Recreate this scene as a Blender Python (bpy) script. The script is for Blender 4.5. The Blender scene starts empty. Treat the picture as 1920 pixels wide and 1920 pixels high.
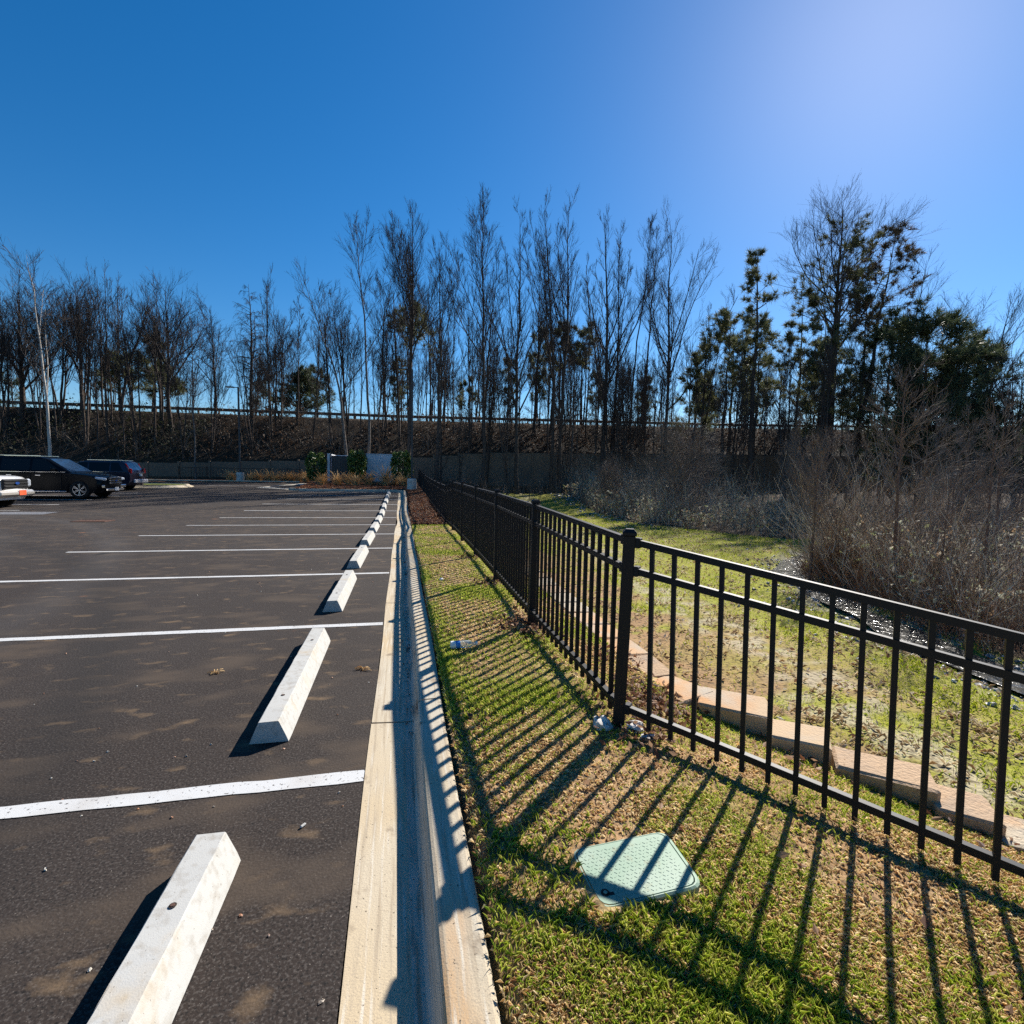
import bpy, bmesh, math, random
import numpy as np
from mathutils import Vector, Matrix, Quaternion

random.seed(7)
rng = np.random.default_rng(11)
scene = bpy.context.scene
C = scene.collection
R = math.radians

# ------------------------------------------------------------------ camera
EYE = 1.6
YAW, PITCH, ROLL = R(12.2107), R(4.3047), 0.018
f_ = Vector((math.sin(YAW) * math.cos(PITCH), math.cos(YAW) * math.cos(PITCH), -math.sin(PITCH)))
r_ = Vector((math.cos(YAW), -math.sin(YAW), 0)); u_ = r_.cross(f_)
r2 = r_ * math.cos(ROLL) + u_ * math.sin(ROLL); u2 = u_ * math.cos(ROLL) - r_ * math.sin(ROLL)
cam_d = bpy.data.cameras.new('camera'); cam = bpy.data.objects.new('camera', cam_d); C.objects.link(cam)
mw = Matrix((r2, u2, -f_)).transposed().to_4x4(); mw.translation = (0, 0, EYE)
cam.matrix_world = mw
cam_d.sensor_width = 36; cam_d.lens = 18; cam_d.clip_start = 0.05; cam_d.clip_end = 2000
scene.camera = cam
# ------------------------------------------------------------------ sky and sun
SUN = Vector((0.588, 0.552, 0.591)).normalized()
SUN_EL = math.asin(SUN.z); SUN_AZ = math.atan2(SUN.x, SUN.y)
world = bpy.data.worlds.new('World'); scene.world = world; world.use_nodes = True
wn = world.node_tree.nodes; wl = world.node_tree.links
bg = wn['Background']; sky = wn.new('ShaderNodeTexSky'); sky.sky_type = 'NISHITA'; sky.sun_disc = False
sky.sun_elevation = SUN_EL; sky.sun_rotation = SUN_AZ
sky.altitude = 300; sky.air_density = 1.0; sky.dust_density = 0.22; sky.ozone_density = 4.5
hs = wn.new('ShaderNodeHueSaturation'); hs.inputs['Saturation'].default_value = 1.32; wl.new(sky.outputs[0], hs.inputs['Color']); wl.new(hs.outputs[0], bg.inputs[0]); bg.inputs[1].default_value = 0.067
sd = bpy.data.lights.new('sun', 'SUN'); sd.energy = 5.0; sd.angle = R(0.5); sd.color = (1.0, 0.945, 0.86)
so = bpy.data.objects.new('sun', sd); C.objects.link(so)
so.rotation_euler = (-SUN).to_track_quat('-Z', 'Y').to_euler(); so.location = (30, 30, 40)
vs = scene.view_settings
vs.view_transform = 'Standard'; vs.look = 'None'; vs.gamma = 1; vs.exposure = 0.95; vs.use_curve_mapping = False
cy = scene.cycles
scene.render.engine = 'CYCLES'
cy.max_bounces = 5; cy.diffuse_bounces = 2; cy.glossy_bounces = 3; cy.transmission_bounces = 4; cy.transparent_max_bounces = 6
cy.use_adaptive_sampling = True; cy.adaptive_threshold = 0.015
cy.use_denoising = False
scene.render.filter_size = 1.15
try: cy.denoiser = 'OPENIMAGEDENOISE'
except Exception: pass

# ------------------------------------------------------------------ material helper
MATS = {}
def mk(name, base, rough=0.8, layers=(), bump=None, spec=0.3, metal=0.0, coords='pos', attr=None, coat=0.0, trans=0.0):
    """layers: (colour, scale, lo, hi, detail, stretch) mixed over the base by thresholded noise; bump: (scale, strength, distance)"""
    if name in MATS: return MATS[name]
    m = bpy.data.materials.new(name); m.use_nodes = True; nt = m.node_tree; N = nt.nodes; L = nt.links
    b = N['Principled BSDF']
    b.inputs['Roughness'].default_value = rough; b.inputs['Specular IOR Level'].default_value = spec
    b.inputs['Metallic'].default_value = metal; b.inputs['Coat Weight'].default_value = coat
    b.inputs['Coat Roughness'].default_value = 0.05
    if coords == 'pos':
        src = N.new('ShaderNodeNewGeometry').outputs['Position']
    else:
        src = N.new('ShaderNodeTexCoord').outputs['Object']
    if attr:
        a = N.new('ShaderNodeAttribute'); a.attribute_name = attr; cur = a.outputs['Color']
    else:
        rg = N.new('ShaderNodeRGB'); rg.outputs[0].default_value = (*base, 1); cur = rg.outputs[0]
    for lay in layers:
        col, sc, lo, hi, det = lay[:5]; st = lay[5] if len(lay) > 5 else None
        v = src
        if st:
            mp = N.new('ShaderNodeMapping'); L.new(src, mp.inputs[0])
            mp.inputs['Rotation'].default_value = (0, 0, st[2] if len(st) > 2 else 0)
            mp.inputs['Scale'].default_value = (st[0], st[1], 1); v = mp.outputs[0]
        n = N.new('ShaderNodeTexNoise'); n.inputs['Scale'].default_value = sc; n.inputs['Detail'].default_value = det
        L.new(v, n.inputs['Vector'])
        rp = N.new('ShaderNodeMapRange'); rp.inputs[1].default_value = lo; rp.inputs[2].default_value = hi
        L.new(n.outputs['Fac'], rp.inputs[0])
        mx = N.new('ShaderNodeMix'); mx.data_type = 'RGBA'
        L.new(rp.outputs[0], mx.inputs['Factor']); L.new(cur, mx.inputs[6])
        if isinstance(col, tuple): mx.inputs[7].default_value = (*col, 1)
        cur = mx.outputs[2]
    L.new(cur, b.inputs['Base Color'])
    if bump:
        n = N.new('ShaderNodeTexNoise'); n.inputs['Scale'].default_value = bump[0]; n.inputs['Detail'].default_value = 4
        L.new(src, n.inputs['Vector'])
        bp = N.new('ShaderNodeBump'); bp.inputs['Strength'].default_value = bump[1]; bp.inputs['Distance'].default_value = bump[2]
        L.new(n.outputs['Fac'], bp.inputs['Height']); L.new(bp.outputs[0], b.inputs['Normal'])
    if trans:
        t = N.new('ShaderNodeBsdfTranslucent'); L.new(cur, t.inputs[0])
        ms = N.new('ShaderNodeMixShader'); ms.inputs[0].default_value = trans
        L.new(b.outputs[0], ms.inputs[1]); L.new(t.outputs[0], ms.inputs[2]); L.new(ms.outputs[0], N['Material Output'].inputs[0])
    MATS[name] = m
    return m

# ------------------------------------------------------------------ object helpers
def link(o, parent=None, mats=None):
    C.objects.link(o)
    if parent: o.parent = parent
    return o
def np_mesh(name, verts, faces, mat=None, col=None, smooth=False):
    """faces: list of int arrays (n,3) / (n,4)"""
    me = bpy.data.meshes.new(name); verts = np.asarray(verts, np.float32)
    fl = [np.asarray(f, np.int32) for f in faces if len(f)]
    me.vertices.add(len(verts)); me.vertices.foreach_set('co', verts.ravel())
    lv = np.concatenate([f.ravel() for f in fl]); lt = np.concatenate([np.full(len(f), f.shape[1], np.int32) for f in fl])
    ls = np.concatenate([[0], np.cumsum(lt)[:-1]]).astype(np.int32)
    me.loops.add(len(lv)); me.loops.foreach_set('vertex_index', lv)
    me.polygons.add(len(lt)); me.polygons.foreach_set('loop_start', ls)
    try: me.polygons.foreach_set('loop_total', lt)
    except Exception: pass
    me.polygons.foreach_set('use_smooth', np.full(len(lt), bool(smooth)))
    if col is not None:
        ca = me.color_attributes.new('Col', 'FLOAT_COLOR', 'POINT')
        c4 = np.ones((len(verts), 4), np.float32); c4[:, :3] = col
        ca.data.foreach_set('color', c4.ravel())
    me.update(calc_edges=True)
    if mat: me.materials.append(mat)
    return me
def mobj(name, me, parent=None):
    return link(bpy.data.objects.new(name, me), parent)
def empty(name, loc=(0, 0, 0), rz=0.0):
    o = bpy.data.objects.new(name, None); o.empty_display_size = 0.2; C.objects.link(o)
    o.location = loc; o.rotation_euler = (0, 0, rz); return o
def tag(o, label=None, cat=None, group=None, kind=None):
    if label: o['label'] = label
    if cat: o['category'] = cat
    if group: o['group'] = group
    if kind: o['kind'] = kind
    return o
class B:
    """small bmesh builder"""
    def __init__(s): s.bm = bmesh.new()
    def box(s, c, size, rot=None, bev=0.0):
        g = bmesh.ops.create_cube(s.bm, size=1.0); vs_ = g['verts']
        M = Matrix.Translation(c) @ (rot.to_4x4() if rot else Matrix.Identity(4)) @ Matrix.Diagonal((*size, 1))
        bmesh.ops.transform(s.bm, matrix=M, verts=vs_)
        if bev:
            es = list({e for v in vs_ for e in v.link_edges})
            bmesh.ops.bevel(s.bm, geom=es, offset=bev, segments=1, affect='EDGES', profile=0.5)
        return s
    def bar(s, a, b, w, h):
        a, b = Vector(a), Vector(b); d = b - a; L = d.length
        x = d.normalized(); z = Vector((0, 0, 1)) if abs(x.z) < 0.99 else Vector((0, 1, 0))
        y = z.cross(x).normalized(); z = x.cross(y)
        M = Matrix((x, y, z)).transposed()
        return s.box((a + b) / 2, (L, w, h), M)
    def cyl(s, a, b, r1, r2=None, n=16):
        a, b = Vector(a), Vector(b); d = b - a
        g = bmesh.ops.create_cone(s.bm, cap_ends=True, segments=n, radius1=r1, radius2=r1 if r2 is None else r2, depth=d.length)
        q = Vector((0, 0, 1)).rotation_difference(d.normalized())
        bmesh.ops.transform(s.bm, matrix=Matrix.Translation((a + b) / 2) @ q.to_matrix().to_4x4(), verts=g['verts'])
        return s
    def poly(s, pts, z0=None, depth=None):
        vs_ = [s.bm.verts.new(p) for p in pts]; f = s.bm.faces.new(vs_)
        if depth is not None:
            e = bmesh.ops.extrude_face_region(s.bm, geom=[f])
            bmesh.ops.translate(s.bm, vec=depth, verts=[v for v in e['geom'] if isinstance(v, bmesh.types.BMVert)])
        return s
    def mesh(s, name, mat, smooth=False):
        bmesh.ops.recalc_face_normals(s.bm, faces=s.bm.faces)
        me = bpy.data.meshes.new(name); s.bm.to_mesh(me); s.bm.free()
        if mat: me.materials.append(mat)
        if smooth:
            for p in me.polygons: p.use_smooth = True
        return me
    def obj(s, name, mat, parent=None, smooth=False):
        return mobj(name, s.mesh(name, mat, smooth), parent)

# ------------------------------------------------------------------ terrain functions
LY = np.array([-100, 0, 11, 13.6, 16.4, 19.1, 21.9, 24.6, 27.3, 30.1, 32.8, 37, 45, 60, 400.])
LZ = np.array([0, 0, 0, -.02, -.065, -.09, -.05, .05, .136, .19, .277, .4, .5, .5, .5])
def lotz(Y):
    Y = np.asarray(Y, float); s = 0
    for o in (-1.2, -.6, 0, .6, 1.2): s = s + np.interp(Y + o, LY, LZ)
    return s / 5
WY = np.array([-60, -3, 0, 2, 2.5, 2.8, 3.1, 3.45, 5, 9, 16, 60, 400])
WX = np.array([60, 6.6, 4.3, 2.98, 2.62, 2.45, 2.1, 1.98, 1.98, 2.05, 2.2, 2.6, 2.6])
def vnoise(x, y, s, seed=0):
    """smooth value noise 0..1"""
    r = np.random.default_rng(1000 + seed); T = r.random((256, 256))
    x = np.asarray(x) * s; y = np.asarray(y) * s
    xi = np.floor(x).astype(int); yi = np.floor(y).astype(int); fx = x - xi; fy = y - yi
    fx = fx * fx * (3 - 2 * fx); fy = fy * fy * (3 - 2 * fy)
    g = lambda a, b: T[a % 256, b % 256]
    return (g(xi, yi) * (1 - fx) + g(xi + 1, yi) * fx) * (1 - fy) + (g(xi, yi + 1) * (1 - fx) + g(xi + 1, yi + 1) * fx) * fy
def sst(a, b, x):
    t = np.clip((x - a) / (b - a), 0, 1); return t * t * (3 - 2 * t)
def walltop(X): return np.interp(X, [-60, -20, 0, 8, 40, 120], [1.7, 1.9, 2.7, 3.5, 4.0, 4.5])
def creekx(Y):   # centre of the stream on the low ground
    return np.interp(Y, [-20, 4, 6.5, 8.8, 11, 13.5, 16, 18.5, 21, 30, 60], [9.0, 8.4, 8.7, 9.5, 10.3, 11.6, 14.5, 18.5, 20.5, 27, 40])
def brushx(Y): return np.interp(Y, [-8, 4, 6.5, 9, 11, 13, 14.4, 15.2, 18.6, 19.8, 20.8, 23, 25.7, 33, 45], [9.6, 9.0, 9.3, 10.0, 10.7, 11.6, 13.5, 18.5, 19.5, 17.2, 15.8, 14.4, 12.8, 13.0, 14.6])
def gz(X, Y):
    X = np.asarray(X, float); Y = np.asarray(Y, float)
    lz = lotz(Y)
    d = np.minimum(X - 1.28, ((X - 1.25) + (Y - 2.71)) / 1.414); al = np.clip(((X - 1.25) - (Y - 2.71)) / 1.414, 0, 8)
    up = lz + .145 - .137 * al * np.clip((X - .3) / 1.5, 0, 1) - .17 * np.clip(d, 0, .8) + .02 * (vnoise(X, Y, 2.2, 1) - .5) * sst(.3, .6, X)
    up = up + .12 * sst(15, 19, Y) * sst(.5, 1.4, X) * (1 - sst(30, 36, Y))
    lot = lz - .09
    up = np.where(X < .25, lot, up)
    low = -1.1 + .12 * (vnoise(X, Y, .35, 2) - .5) + .05 * (vnoise(X, Y, 2., 3) - .5) + .9 * sst(30, 48, Y) + .5 * sst(14, 40, X - .3 * Y)
    dc = np.abs(X - creekx(Y)); low = low - .16 * (1 - sst(.3, 1.3, dc))
    wx = np.interp(Y, WY, WX); wid = np.interp(Y, [0, 12, 20, 45], [.12, .12, 3, 6])
    t = np.clip((X - wx) / wid, 0, 1)
    z = up * (1 - t) + low * t
    # far bed behind the lot
    z = np.where((X < .25) & (Y > 44.6), lz + .10, z)
    z = np.where((X < .25) & (X > -6.6) & (Y > 33.7), lz + .13 + .03 * np.clip(Y - 34, 0, 7), z)
    # embankment
    wt = walltop(X); crest = np.interp(X, [-60, 0, 40, 100], [6.9, 7.1, 7.7, 9.2])
    e = np.interp(Y, [49.9, 50.25, 57.2], [0, 1, 2])
    emb = np.where(e < 1, z * (1 - e) + wt * e, wt + (crest - wt) * (e - 1))
    emb = emb + (.35 * (vnoise(X, Y, .5, 5) - .5)) * sst(50.5, 52, Y) * (1 - sst(56, 57, Y))
    emb = np.where(Y > 57.2, crest - .1 - 1.5 * sst(72, 100, Y), emb)
    return np.where(Y > 49.9, emb, z)
def gz1(x, y): return float(gz(np.array([x]), np.array([y]))[0])

# ------------------------------------------------------------------ base materials
M_asph = mk('asphalt', (.024, .0168, .0135), .88, [((.036, .029, .025), .5, .35, .8, 4), ((.068, .058, .051), 95, .50, .66, 4), ((.008, .007, .0065), 80, .54, .68, 4), ((.18, .155, .13), 120, .685, .72, 2),
            ((.13, .088, .052), 7.0, .59, .74, 8, (.6, 1.1, -.8)), ((.062, .046, .034), 2.2, .52, .68, 8, (.6, 1.2, -.8)), ((.007, .0065, .006), .8, .68, .74, 7), ((.26, .105, .045), 2.6, .70, .77, 8, (.6, 1, -.6))], (90, .6, .005), .22)
M_conc = mk('kerb_concrete', (.47, .37, .235), .92, [((.46, .415, .33), .45, .42, .60, 4), ((.44, .26, .12), 2.2, .58, .74, 7, (1.4, .35)), ((.36, .295, .21), 55, .50, .66, 4, (1, .035)), ((.54, .49, .40), 75, .56, .70, 3, (1, .04)), ((.22, .17, .12), 7, .64, .74, 7), ((.08, .065, .05), 85, .68, .73, 2), ((.33, .27, .20), 260, .55, .7, 2)], (150, .5, .003), .15)
M_gut = mk('gutter_concrete', (.40, .36, .29), .92, [((.48, .44, .37), 2.0, .4, .7, 4), ((.09, .06, .045), 3.4, .60, .68, 6, (2.2, .5)), ((.28, .23, .17), 60, .50, .68, 3, (1, .05)), ((.06, .05, .04), 70, .68, .73, 2)], (150, .4, .003), .15)
M_stop = mk('wheel_stop_concrete', (.42, .415, .39), .9, [((.335, .315, .28), 26, .50, .72, 6), ((.46, .36, .23), 3.2, .60, .80, 6), ((.15, .13, .11), 120, .71, .74, 2)], (200, .3, .003), .15, coords='obj')
M_paint = mk('white_line_paint', (.51, .51, .50), .6, [((.42, .40, .37), 3, .5, .8, 4), ((.08, .07, .065), 60, .62, .68, 5), ((.66, .50, .33), .8, .66, .82, 5)], (300, .4, .003), .3)
M_paintold = mk('worn_line_paint', (.16, .165, .18), .8, [((.08, .075, .07), 30, .5, .64, 3)], None, .3)
M_ground = mk('ground_soil', (.1, .08, .05), .95, [((.05, .035, .022), 14, .50, .72, 5), ((.26, .20, .13), 40, .60, .75, 4)], (24, .7, .03), .1, attr='Col')
M_grass = mk('grass_blades', (.1, .12, .03), .75, (), None, .12, attr='Col', trans=.5)
M_black = mk('black_fence_metal', (.008, .008, .009), .55, (), None, .25, coords='obj')
M_bark = mk('dark_bark', (.085, .068, .058), .95, [((.035, .028, .025), 6, .45, .7, 4, (1, 1)), ((.15, .13, .115), 18, .62, .8, 3)], (30, .5, .02), .1, coords='obj')
M_barkg = mk('grey_bark', (.16, .14, .125), .95, [((.06, .05, .045), 6, .45, .7, 4)], (30, .5, .02), .1, coords='obj')
M_barkw = mk('pale_sycamore_bark', (.46, .42, .37), .9, [((.25, .19, .14), 2.2, .56, .68, 5)], (18, .3, .02), .1, coords='obj')
M_twig = mk('dark_twigs', (.068, .054, .048), .9, (), None, .1)
M_twigr = mk('reddish_twigs', (.075, .061, .053), .9, (), None, .1)
M_needle = mk('pine_needles', (.10, .11, .05), .6, [((.17, .165, .07), .9, .45, .7, 3)], None, .3, trans=.35)
M_needled = mk('dark_pine_needles', (.06, .08, .04), .6, [((.11, .125, .055), .9, .45, .7, 3)], None, .3, trans=.3)
M_brush = mk('pale_brush_twigs', (.22, .17, .145), .85, (), None, .15, attr='Col')
M_leaf = mk('leaf_litter', (.2, .12, .07), .7, (), None, .35, attr='Col', trans=.35)

# ------------------------------------------------------------------ ground sheet
Xs = np.unique(np.concatenate([np.arange(-400, -70, 30), np.arange(-70, -8, 2.5), np.arange(-8, -.3, .7), np.arange(-.3, 6, .09), np.arange(6, 24, .3), np.arange(24, 70, 1.0), np.arange(70, 401, 15)]))
Ys = np.unique(np.concatenate([np.arange(-100, -4, 8), np.arange(-4, 12, .12), np.arange(12, 36, .3), np.arange(36, 60, .4), np.arange(60, 110, 3), np.arange(110, 401, 20)]))
GX, GY = np.meshgrid(Xs, Ys); gx = GX.ravel(); gy = GY.ravel(); gzv = gz(gx, gy)
nx, ny = len(Xs), len(Ys)
idx = np.arange(nx * ny).reshape(ny, nx)
quads = np.stack([idx[:-1, :-1].ravel(), idx[:-1, 1:].ravel(), idx[1:, 1:].ravel(), idx[1:, :-1].ravel()], 1)
def mixc(a, b, t): return a * (1 - t)[:, None] + np.array(b)[None] * t[:, None]
def patchnoise(X, Y): return .55 * vnoise(X, Y, 1.3, 21) + .3 * vnoise(X, Y, 3.4, 22) + .15 * vnoise(X, Y, 9, 23)
def zone_colour(X, Y):
    n1 = patchnoise(X, Y); n2 = .6 * vnoise(X, Y, .45, 31) + .4 * vnoise(X, Y, 1.6, 32); n3 = vnoise(X, Y, 5, 33)
    col = np.tile(np.array([.075, .052, .034]), (len(X), 1))                # forest floor
    wx = np.interp(Y, WY, WX); s = X - wx
    low = s > .1
    mead = low & (X < brushx(Y) + .3) & (Y < 46)
    verge = (X > .2) & ~low & (Y < 14.6)
    mulch = (X > .2) & ~low & (Y >= 14.6) & (Y < 45)
    bed = (X < .2) & (Y > 33)
    c_ver = mixc(np.tile(np.array([.44, .31, .165]), (len(X), 1)), (.27, .23, .07), sst(.4, .7, n1))
    c_ver = mixc(c_ver, (.27, .15, .075), sst(.66, .78, n2) * .7)
    c_mead = mixc(np.tile(np.array([.27, .265, .035]), (len(X), 1)), (.31, .195, .10), sst(.5, .2, s / 14 + .45 * (n2 - .5)) * sst(.42, .58, n2 + .18 * (s < 2.6)))
    c_mead = mixc(c_mead, (.25, .26, .03), sst(.55, .75, n3) * sst(.3, .6, 1 - n2))
    strawline = 1 - sst(.25, .9, np.abs(s - (2.6 + 1.1 * (n2 - .5) + .12 * Y)))
    c_mead = mixc(c_mead, (.40, .34, .24), strawline * sst(.35, .6, n3) * .8)
    c_mead = mixc(c_mead, (.30, .27, .23), (1 - sst(.5, 1.5, np.abs(X - creekx(Y)))) * sst(.3, .7, n3))
    col[mead] = c_mead[mead]; col[verge] = c_ver[verge]; col[mulch] = np.array([.105, .045, .025]); col[bed] = np.array([.10, .05, .03])
    far = Y > 50.2
    c_far = mixc(np.tile(np.array([.032, .024, .018]), (len(X), 1)), (.07, .045, .03), sst(.55, .75, n1) * sst(54.5, 57, Y))
    col[far] = c_far[far]
    return col * (.85 + .3 * vnoise(X, Y, 11, 40))[:, None]
tag(mobj('ground', np_mesh('ground', np.stack([gx, gy, gzv], 1), [quads], M_ground, zone_colour(gx, gy), True)), kind='structure')

# ------------------------------------------------------------------ parking lot
lx = np.concatenate([np.arange(-60, -8, 4), np.arange(-8, -.17, 1.3), [-.176]]); ly = np.concatenate([[-40, -20], np.arange(-8, 44.8, .55)])
A, Bm = np.meshgrid(lx, ly); ii = np.arange(A.size).reshape(A.shape)
# the edge against the pan is a little ragged
ax = A.ravel().copy(); ay = Bm.ravel(); ed = ax > -.18
ax[ed] += .008 * np.sin(ay[ed] * 9) + .006 * np.sin(ay[ed] * 23)
lot = mobj('parking_lot', np_mesh('parking_lot', np.stack([ax, ay, lotz(ay)], 1), [np.stack([ii[:-1, :-1].ravel(), ii[:-1, 1:].ravel(), ii[1:, 1:].ravel(), ii[1:, :-1].ravel()], 1)], M_asph, smooth=True))
tag(lot, kind='structure')
# worn turning tracks and dust in the asphalt material
nt = M_asph.node_tree; N = nt.nodes; L = nt.links
pb = N['Principled BSDF']; cur = pb.inputs['Base Color'].links[0].from_socket
gp = N.new('ShaderNodeNewGeometry').outputs['Position']
for (cx_, cy_, rad, wd, colr, amt) in [(-26, 2, 22.5, .45, (.085, .08, .078), .4), (-26, 2, 20.7, .4, (.08, .075, .07), .4), (-20, -2, 18.8, .35, (.012, .012, .012), .6), (-22, 40, 15.5, .3, (.012, .012, .012), .7), (-22, 40, 13.9, .28, (.012, .012, .012), .7), (-19, 44, 20.0, .3, (.014, .014, .014), .6), (-30, 12, 19, .5, (.08, .075, .07), .35)]:
    vm = N.new('ShaderNodeVectorMath'); vm.operation = 'DISTANCE'; L.new(gp, vm.inputs[0]); vm.inputs[1].default_value = (cx_, cy_, 0)
    no = N.new('ShaderNodeTexNoise'); no.inputs['Scale'].default_value = .7; no.inputs['Detail'].default_value = 5; L.new(gp, no.inputs['Vector'])
    s1 = N.new('ShaderNodeMath'); s1.operation = 'SUBTRACT'; L.new(vm.outputs['Value'], s1.inputs[0]); s1.inputs[1].default_value = rad
    s2 = N.new('ShaderNodeMath'); s2.operation = 'ABSOLUTE'; L.new(s1.outputs[0], s2.inputs[0])
    mr = N.new('ShaderNodeMapRange'); mr.inputs[1].default_value = wd; mr.inputs[2].default_value = wd * .15; mr.inputs[3].default_value = 0; mr.inputs[4].default_value = amt; L.new(s2.outputs[0], mr.inputs[0])
    mm = N.new('ShaderNodeMath'); mm.operation = 'MULTIPLY'; L.new(mr.outputs[0], mm.inputs[0]); L.new(no.outputs['Fac'], mm.inputs[1])
    mx = N.new('ShaderNodeMix'); mx.data_type = 'RGBA'; L.new(mm.outputs[0], mx.inputs['Factor']); L.new(cur, mx.inputs[6]); mx.inputs[7].default_value = (*colr, 1); cur = mx.outputs[2]
L.new(cur, pb.inputs['Base Color'])

STR = [2.68, 5.44, 8.2, 10.9, 13.55, 16.3, 19.05, 21.8, 24.55, 27.3, 30.05, 32.7]
def stripe(x0, x1, y, w=.1, mat=M_paint, name='parking_line'):
    n = max(2, int(abs(x1 - x0) / .12)); xs = np.linspace(x0, x1, n)
    a = y - w / 2 + .003 * rng.standard_normal(n); b = y + w / 2 + .003 * rng.standard_normal(n)
    v = np.concatenate([np.stack([xs, a, lotz(a) + .004], 1), np.stack([xs, b, lotz(b) + .004], 1)])
    i = np.arange(n - 1); q = np.stack([i, i + 1, i + 1 + n, i + n], 1)
    return mobj(name, np_mesh(name, v, [q], mat), lot)
for y in STR: stripe(-6.05, -.19, y)
for y in (17.0, 19.4, 21.7, 23.9, 26.15, 28.4, 30.55): stripe(-19.4, -13.45, y)
stripe(-13.6, -11.9, 20.7, .9, M_paintold, 'worn_floor_marking')
stripe(-13.0, -9.5, 38.4, .12)
# drain grate in the aisle
gr = empty('drain_grate', (-9.15, 17.8, float(lotz(17.8)) + .004)); tag(gr, 'rusty iron drain grate set flush in the asphalt aisle', 'drain grate')
M_rust = mk('rusty_iron', (.10, .05, .035), .8, [((.05, .035, .03), 9, .45, .7, 4)], None, .3)
B().box((0, .27, .01), (.9, .05, .02)).box((0, -.27, .01), (.9, .05, .02)).box((-.43, 0, .01), (.04, .5, .02)).box((.43, 0, .01), (.04, .5, .02)).obj('frame', M_rust, gr)
for k in range(9): B().box((-.34 + k * .085, 0, .008), (.035, .49, .016)).obj('bar', M_rust, gr)

# ------------------------------------------------------------------ kerb and gutter
kerb = empty('kerb', (0, 0, 0)); tag(kerb, kind='structure')
PROF = [(-.178, -.10), (-.178, .004), (.035, -.006), (.074, -.005), (.086, .006), (.094, .03), (.108, .106), (.112, .119), (.120, .128), (.132, .133), (.245, .137), (.257, .134), (.262, .125), (.262, -.12)]
def kerb_section(path, prof, parent, name='kerb_section', gutter=True, closed=False):
    """sweep the profile along path: [(x,y)], profile x measured to the right of travel"""
    P = np.array(path, float); n = len(P)
    T = np.gradient(P, axis=0)
    if closed: T = np.roll(P, -1, 0) - np.roll(P, 1, 0)
    T /= np.linalg.norm(T, axis=1)[:, None]; Nn = np.stack([T[:, 1], -T[:, 0]], 1)
    k = len(prof); pr = np.array(prof)
    V = np.zeros((n, k, 3)); V[:, :, :2] = P[:, None, :] + Nn[:, None, :] * pr[None, :, 0, None]
    V[:, :, 2] = lotz(P[:, 1])[:, None] + pr[None, :, 1]
    m = n if closed else n - 1; a = np.arange(m)[:, None]; b = (np.arange(m)[:, None] + 1) % n; c = np.arange(k - 1)[None]
    q = np.stack([(a * k + c).ravel(), (b * k + c).ravel(), (b * k + c + 1).ravel(), (a * k + c + 1).ravel()], 1)
    me = np_mesh(name, V.reshape(-1, 3), [q], M_conc)
    me.materials.append(M_gut)
    if gutter:
        mi = np.zeros(len(me.polygons), np.int32); cc = np.tile(np.arange(k - 1), m); mi[(cc >= 2) & (cc <= 6)] = 1; me.polygons.foreach_set('material_index', mi)
    if not closed:
        bm = bmesh.new(); bm.from_mesh(me); bm.verts.ensure_lookup_table()
        for base in (0, (n - 1) * k):
            try: bm.faces.new([bm.verts[base + j] for j in range(k)])
            except Exception: pass
        bmesh.ops.recalc_face_normals(bm, faces=bm.faces); bm.to_mesh(me); bm.free()
    return mobj(name, me, parent)
y0 = -5.9
while y0 < 32.4:
    y1 = min(y0 + 3.05, 32.5); ys = np.linspace(y0 + .009, y1 - .009, 12)
    wob = .006 * np.sin(ys * 1.7) + rng.uniform(-.003, .003)
    wob = wob + np.where((ys > 15) & (ys < 19.5), .05 * np.sin((ys - 15) / 4.5 * math.pi) ** 2, 0)
    kerb_section(np.stack([wob, ys], 1), PROF, kerb); y0 = y1
t = np.linspace(0, math.pi / 2, 9); kerb_section(np.stack([-1.0 + np.cos(t), 32.52 + 1.0 * np.sin(t)], 1), PROF, kerb)
for a, b in ((-1.02, -3.5), (-3.51, -5.9)): kerb_section(np.stack([np.linspace(a, b, 6), np.full(6, 33.52)], 1), PROF, kerb)
t = np.linspace(0, 1, 6); kerb_section(np.stack([-5.91 - 1.1 * t, 33.52 + .8 * t ** 1.5], 1), PROF, kerb)
KP = [(-.02, -.1), (-.02, .10), (0, .13), (.03, .15), (.13, .15), (.15, .14), (.15, -.1)]
for k in range(6):
    a = -8.2 - k * 9; kerb_section(np.stack([np.linspace(a, a - 8.98, 5), np.full(5, 44.75)], 1), KP, kerb, gutter=False)
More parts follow.
